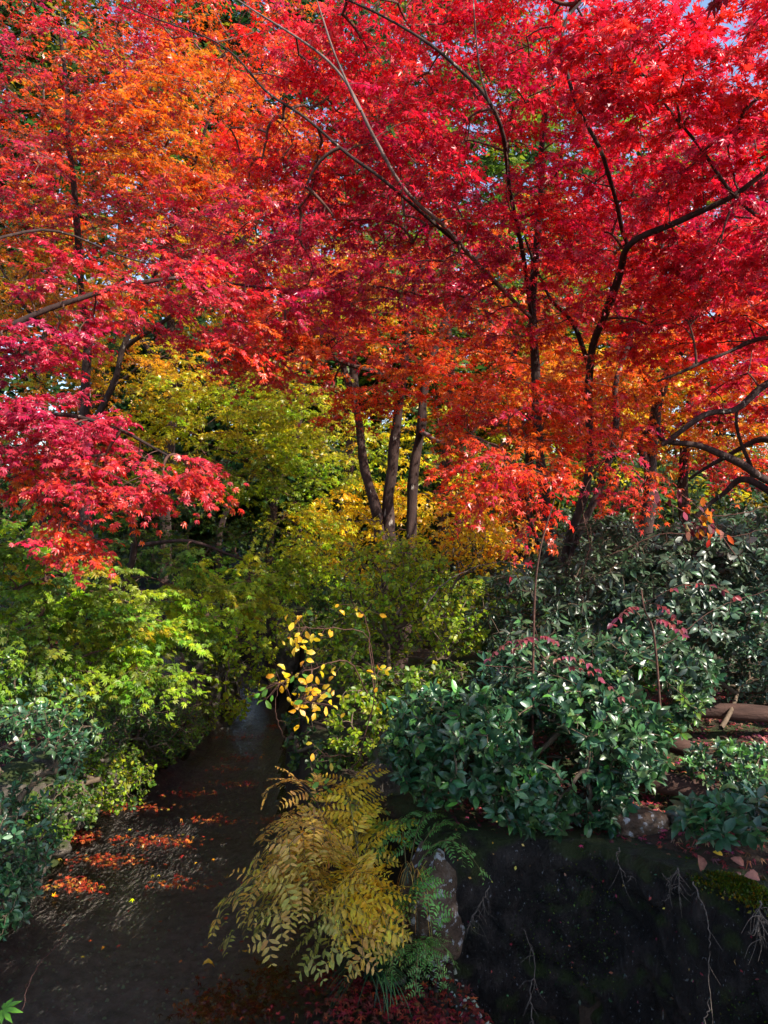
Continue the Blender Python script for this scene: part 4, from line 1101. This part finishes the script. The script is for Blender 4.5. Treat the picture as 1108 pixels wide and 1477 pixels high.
# ================================================================== LITTER
def litter(name, label, P, pal, size, tm=T5, mat=M_DRY, flat=.35, kind='stuff', lift=.008):
    n = len(P)
    a = rng.uniform(0, 6.28, n)
    Y = np.column_stack([np.cos(a), np.sin(a), rng.normal(size=n) * .15])
    o = leaves(name, P + A(0, 0, lift) + A(0, 0, 1.) * rng.uniform(0, .02, (n, 1)), Y, A(0, 0, 1.) + rng.normal(size=(n, 3)) * flat, size * rng.uniform(.6, 1.2, n), pick(pal, n, .25), tm, mat, curl=1.3)
    return set_props(o, label, 'fallen leaves', kind=kind)
n = 9000
p = np.column_stack([rng.uniform(.3, 4.2, n), rng.uniform(3.2, 7.5, n)])
s = sdist(p); p = p[(s > .05)]
P = np.column_stack([p, ground_z(p)])
s = sdist(p); P[s < .35, 2] = np.maximum(P[s < .35, 2], .69)
litter('fallen_leaves', 'purple brown fallen maple leaves covering the right bank above the dark wall', P, 'litter', .034)
n = 6000
p = np.column_stack([rng.uniform(-6, -2.6, n), rng.uniform(4, 13, n)])
P = np.column_stack([p, ground_z(p)])
litter('fallen_leaves', 'brown fallen leaves on the left bank under the maples', P, 'litter', .036)

def raft_pts(px, py, rx, ry, n):
    x = px + rng.normal(size=n) * rx * .5; y = py + rng.normal(size=n) * ry * .5
    d = CZ * F / (y - HZ)
    return np.column_stack([(x - W / 2) / F * d, d, np.full(n, .002)])
R_ = [(205, 1167, 45, 5, 60), (225, 1216, 75, 9, 150), (150, 1168, 25, 8, 60), (105, 1208, 45, 10, 150), (150, 1243, 60, 9, 140), (110, 1279, 40, 12, 110), (345, 1133, 40, 6, 70), (275, 1147, 40, 6, 60), (265, 1276, 45, 10, 50), (320, 1185, 40, 6, 60),
      (350, 1095, 30, 5, 60), (340, 1065, 40, 4, 60), (395, 1050, 20, 5, 30), (330, 1110, 25, 4, 40), (395, 1185, 30, 8, 40)]
P = np.concatenate([raft_pts(*r) for r in R_])
P = P[sdist(P[:, :2]) < -.03]
litter('floating_leaves', 'rafts of red and orange maple leaves floating on the stream', P, 'raft', .034, mat=M_WET, flat=.12, lift=.004)
P = np.concatenate([raft_pts(*r) for r in [(250, 1250, 260, 160, 60), (300, 1380, 160, 50, 14)]])
P = P[(sdist(P[:, :2]) < -.05)]
litter('floating_leaves', 'scattered single leaves drifting on the dark stream', P, {'raft': 2, 'yellow': .6}, .028, mat=M_WET, flat=.12, lift=.004)
P = np.concatenate([raft_pts(*r) for r in [(340, 1440, 75, 32, 420), (390, 1400, 30, 20, 90), (300, 1450, 40, 15, 90)]])
P[:, 2] = -.03
litter('sunken_leaves', 'dark red leaves sunken in the shallow water below the fern', P, {'sunk': 3, 'raft': 1}, .036, mat=M_WET, lift=0)
P = np.concatenate([raft_pts(*r) for r in [(560, 1450, 140, 35, 420), (480, 1420, 60, 20, 90), (650, 1475, 70, 20, 120)]])
P = P[sdist(P[:, :2]) < .0]
P[:, 2] = np.maximum(.004, ground_z(P))
P = P[ground_z(P) > -.3]
litter('fallen_leaves', 'dark wine red leaf litter gathered at the foot of the fern and boulder', P, {'sunk': 4}, .034, mat=M_DRY, lift=0, flat=.15)

# single leaves one can point at
def one_leaf(label, p, size, col, tm=tmpl_oval(.26, .16, .5, .45), ydir=(1, .3, 0), nn=(0, -.3, 1), mat=M_DRY):
    o = leaves('fallen_leaf', p[None], A(*ydir)[None], A(*nn)[None], np.array([size]), A(*col)[None], tm, mat, smooth=True, loc=p, curl=.3)
    return set_props(o, label, 'leaf')
one_leaf('single yellow leaf on the water left of the golden fern', at(292, 1391, 4.50) * A(1, 1, 0) + A(0, 0, .012), .075, (.78, .42, .03), mat=M_SOFT)
one_leaf('pinkish brown curled leaf nearest the moss cushion on the wall top', at(1012, 1262, 3.92) + A(0, 0, .02), .09, (.22, .09, .06), ydir=(.2, .5, .7), nn=(0, -1, .3))
one_leaf('long pinkish brown leaf lying above the moss cushion', at(1055, 1243, 4.05) + A(0, 0, .02), .10, (.26, .10, .075), ydir=(.9, .1, -.4), nn=(0, -.8, .6))
one_leaf('rightmost pinkish brown leaf on the wall top', at(1075, 1268, 3.9) + A(0, 0, .02), .10, (.28, .12, .09), ydir=(.9, .1, -.1), nn=(0, -.7, .7))
one_leaf('small yellow leaf among litter beside the pinkish leaves', at(1043, 1240, 4.05) + A(0, 0, .025), .05, (.70, .42, .04), ydir=(-.6, .3, .2), nn=(0, -.8, .6))
one_leaf('tiny yellow leaf stuck to the dark wall', at(817, 1291, 4.46), .03, (.70, .55, .10), ydir=(.1, 0, -1), nn=(0, -1, 0))
one_leaf('bright green leaf poking in at the bottom left corner', at(5, 1456, 3.6), .09, (.16, .40, .04), tm=T7, ydir=(.9, -.2, .1), nn=(0, -.6, .8), mat=M_SOFT)

# moss on wall top
n = 5200
u = rng.normal(size=(n, 2)) * A(.10, .05)
c = np.array([1.86, 3.96])
dirw = nrm(A(.55, -.83)); perp = A(.83, .55)
p2 = c + u[:, :1] * 1.25 * dirw + u[:, 1:] * perp
P = np.column_stack([p2, .70 + .06 * np.exp(-(u[:, 0] / .13) ** 2 - (u[:, 1] / .07) ** 2)])
Y = nrm(rng.normal(size=(n, 3)) * .5 + A(-.2, -.3, .8))
set_props(leaves('moss', P, Y, rng.normal(size=(n, 3)), rng.uniform(.012, .03, n), pick({'olive': 1, 'green': 2}, n) * .35, DIA, M_SOFT), 'olive moss cushion draped over the corner of the wall top', 'moss', kind='stuff')

# hanging roots and twigs
def strand(name, label, pts, r, cat='root', branches=0, mat=M_ROOT):
    W3 = np.array([at(*p) for p in pts])
    tb = Tubes(5); C = catmull(W3, 8); C[1:-1] += rng.normal(size=C[1:-1].shape) * .004
    tb.add(C, np.linspace(r, r * .45, len(C)))
    for k in range(branches):
        i = rng.integers(1, len(C) - 2)
        e = C[i] + rng.normal(size=3) * A(.05, .02, .03) + A(0, -.01, -.09) * rng.uniform(.4, 1.6)
        mdl = (C[i] + e) / 2 + rng.normal(size=3) * .015
        cc = catmull(np.array([C[i], mdl, e]), 5); tb.add(cc, np.linspace(r * .5, r * .2, len(cc)), 4)
    o = tb.build(name, mat, None, loc=W3[0])
    return set_props(o, label, cat)
strand('hanging_root', 'long pale root hanging straight down the dark wall at right', [(1000, 1272, 4.0), (1016, 1310, 3.9), (1024, 1350, 3.85), (1022, 1400, 3.82), (1028, 1490, 3.8)], .004, branches=4)
strand('hanging_root', 'tuft of pale roots hanging at the right edge of the wall', [(1096, 1300, 3.7), (1094, 1335, 3.66), (1098, 1370, 3.65)], .005, branches=26)
strand('hanging_root', 'small pale root tuft under the wall top left of the moss', [(978, 1252, 4.1), (980, 1268, 4.05), (980, 1285, 4.02)], .004, branches=14)
strand('hanging_root', 'thin forked root on the upper middle of the dark wall', [(893, 1222, 4.3), (890, 1240, 4.25), (902, 1262, 4.22), (912, 1268, 4.2)], .003, branches=5)
strand('hanging_root', 'short curved root below the leaf litter on the dark wall', [(955, 1260, 4.1), (965, 1275, 4.08), (963, 1295, 4.06), (955, 1300, 4.05)], .0025, branches=1)
strand('hanging_root', 'pale brush of roots leaning from the left end of the wall', [(706, 1280, 4.42), (690, 1310, 4.38), (672, 1345, 4.36)], .003, branches=18)
strand('dead_twig', 'tangled pale twigs standing at the foot of the dark wall', [(770, 1490, 4.15), (765, 1430, 4.2), (772, 1390, 4.25), (755, 1340, 4.3)], .004, 'twig', branches=12)
strand('dead_stalk', 'dry straw coloured stalk rising at the bottom right', [(1012, 1500, 3.5), (1018, 1470, 3.5), (1024, 1440, 3.5)], .004, 'stalk', branches=0)
strand('dead_twig', 'thin bare twig lying in the water at the lower left', [(30, 1460, 3.9), (50, 1400, 4.15), (80, 1365, 4.5), (98, 1340, 4.75)], .003, 'twig', branches=3, mat=M_TWIG)
strand('dead_twig', 'arching bare twig above the shrub at the right edge', [(960, 725, 5.6), (1000, 742, 5.5), (1060, 742, 5.4), (1108, 730, 5.4)], .006, 'twig', branches=2, mat=M_TWIG)
strand('dead_twig', 'thin bare twig dangling from the golden leaves over the stream', [(402, 985, 4.6), (398, 1030, 4.6), (412, 1070, 4.6)], .002, 'twig', branches=1, mat=M_TWIG)

# criss-crossing bare twigs and a withered branch at the right
strand('dead_twig', 'long pale arching twig rising left from behind the glossy shrub', [(610, 880, 5.6), (650, 835, 5.5), (710, 812, 5.5), (760, 815, 5.6)], .0045, 'twig', branches=3, mat=M_BARKL)
strand('dead_twig', 'thin slanting bare twig across the grey green shrub', [(700, 960, 5.2), (760, 965, 5.1), (830, 985, 5.0), (890, 1020, 4.95)], .003, 'twig', branches=4, mat=M_TWIG)
strand('dead_twig', 'bare twig sloping up to the right edge over the grey green shrub', [(880, 980, 5.4), (960, 930, 5.3), (1030, 880, 5.3), (1110, 850, 5.3)], .0045, 'twig', branches=5, mat=M_TWIG)
strand('dead_twig', 'upright brown twig among the drooping leaves under the red spray', [(830, 860, 5.9), (850, 790, 5.8), (840, 720, 5.8), (870, 660, 5.9)], .005, 'twig', branches=6, mat=M_TWIG)
strand('dead_twig', 'level bare twig low over the dull leaves at right', [(880, 800, 5.8), (960, 770, 5.7), (1040, 775, 5.6), (1120, 760, 5.6)], .0045, 'twig', branches=7, mat=M_TWIG)
root = thing('withered_branch', 'withered branch with curled orange brown leaves before the sprawling limbs', 'branch', at(1010, 770, 5.4))
tb = Tubes(5); c = catmull(np.array([at(1060, 800, 5.5), at(1020, 745, 5.4), at(985, 715, 5.35), at(960, 700, 5.3)]), 6); tb.add(c, np.linspace(.005, .0015, len(c)))
c2 = catmull(np.array([at(1020, 745, 5.4), at(1000, 760, 5.3), at(1030, 770, 5.25)]), 6); tb.add(c2, np.linspace(.003, .0012, len(c2)))
cc = np.concatenate([c[6:], c2])
P = cc[rng.integers(0, len(cc), 46)] + rng.normal(size=(46, 3)) * A(.05, .05, .04)
for p in P:
    q = cc[np.argmin(np.linalg.norm(cc - p, axis=1))]
    tb.add(np.array([q, (p + q) / 2 + A(0, 0, .01), p]), np.array([.0014, .001, .0008]), 4)
tb.build('stem', M_TWIG, root)
leaves('foliage', P, rng.normal(size=(46, 3)) * .35 + A(.15, -.1, -.8), rng.normal(size=(46, 3)) * .5 + A(0, -1, .3), rng.uniform(.05, .085, 46), pick({'litter': 1, 'orange': 1}, 46) * .75, OV, M_DRY, root, smooth=True, curl=1.5)
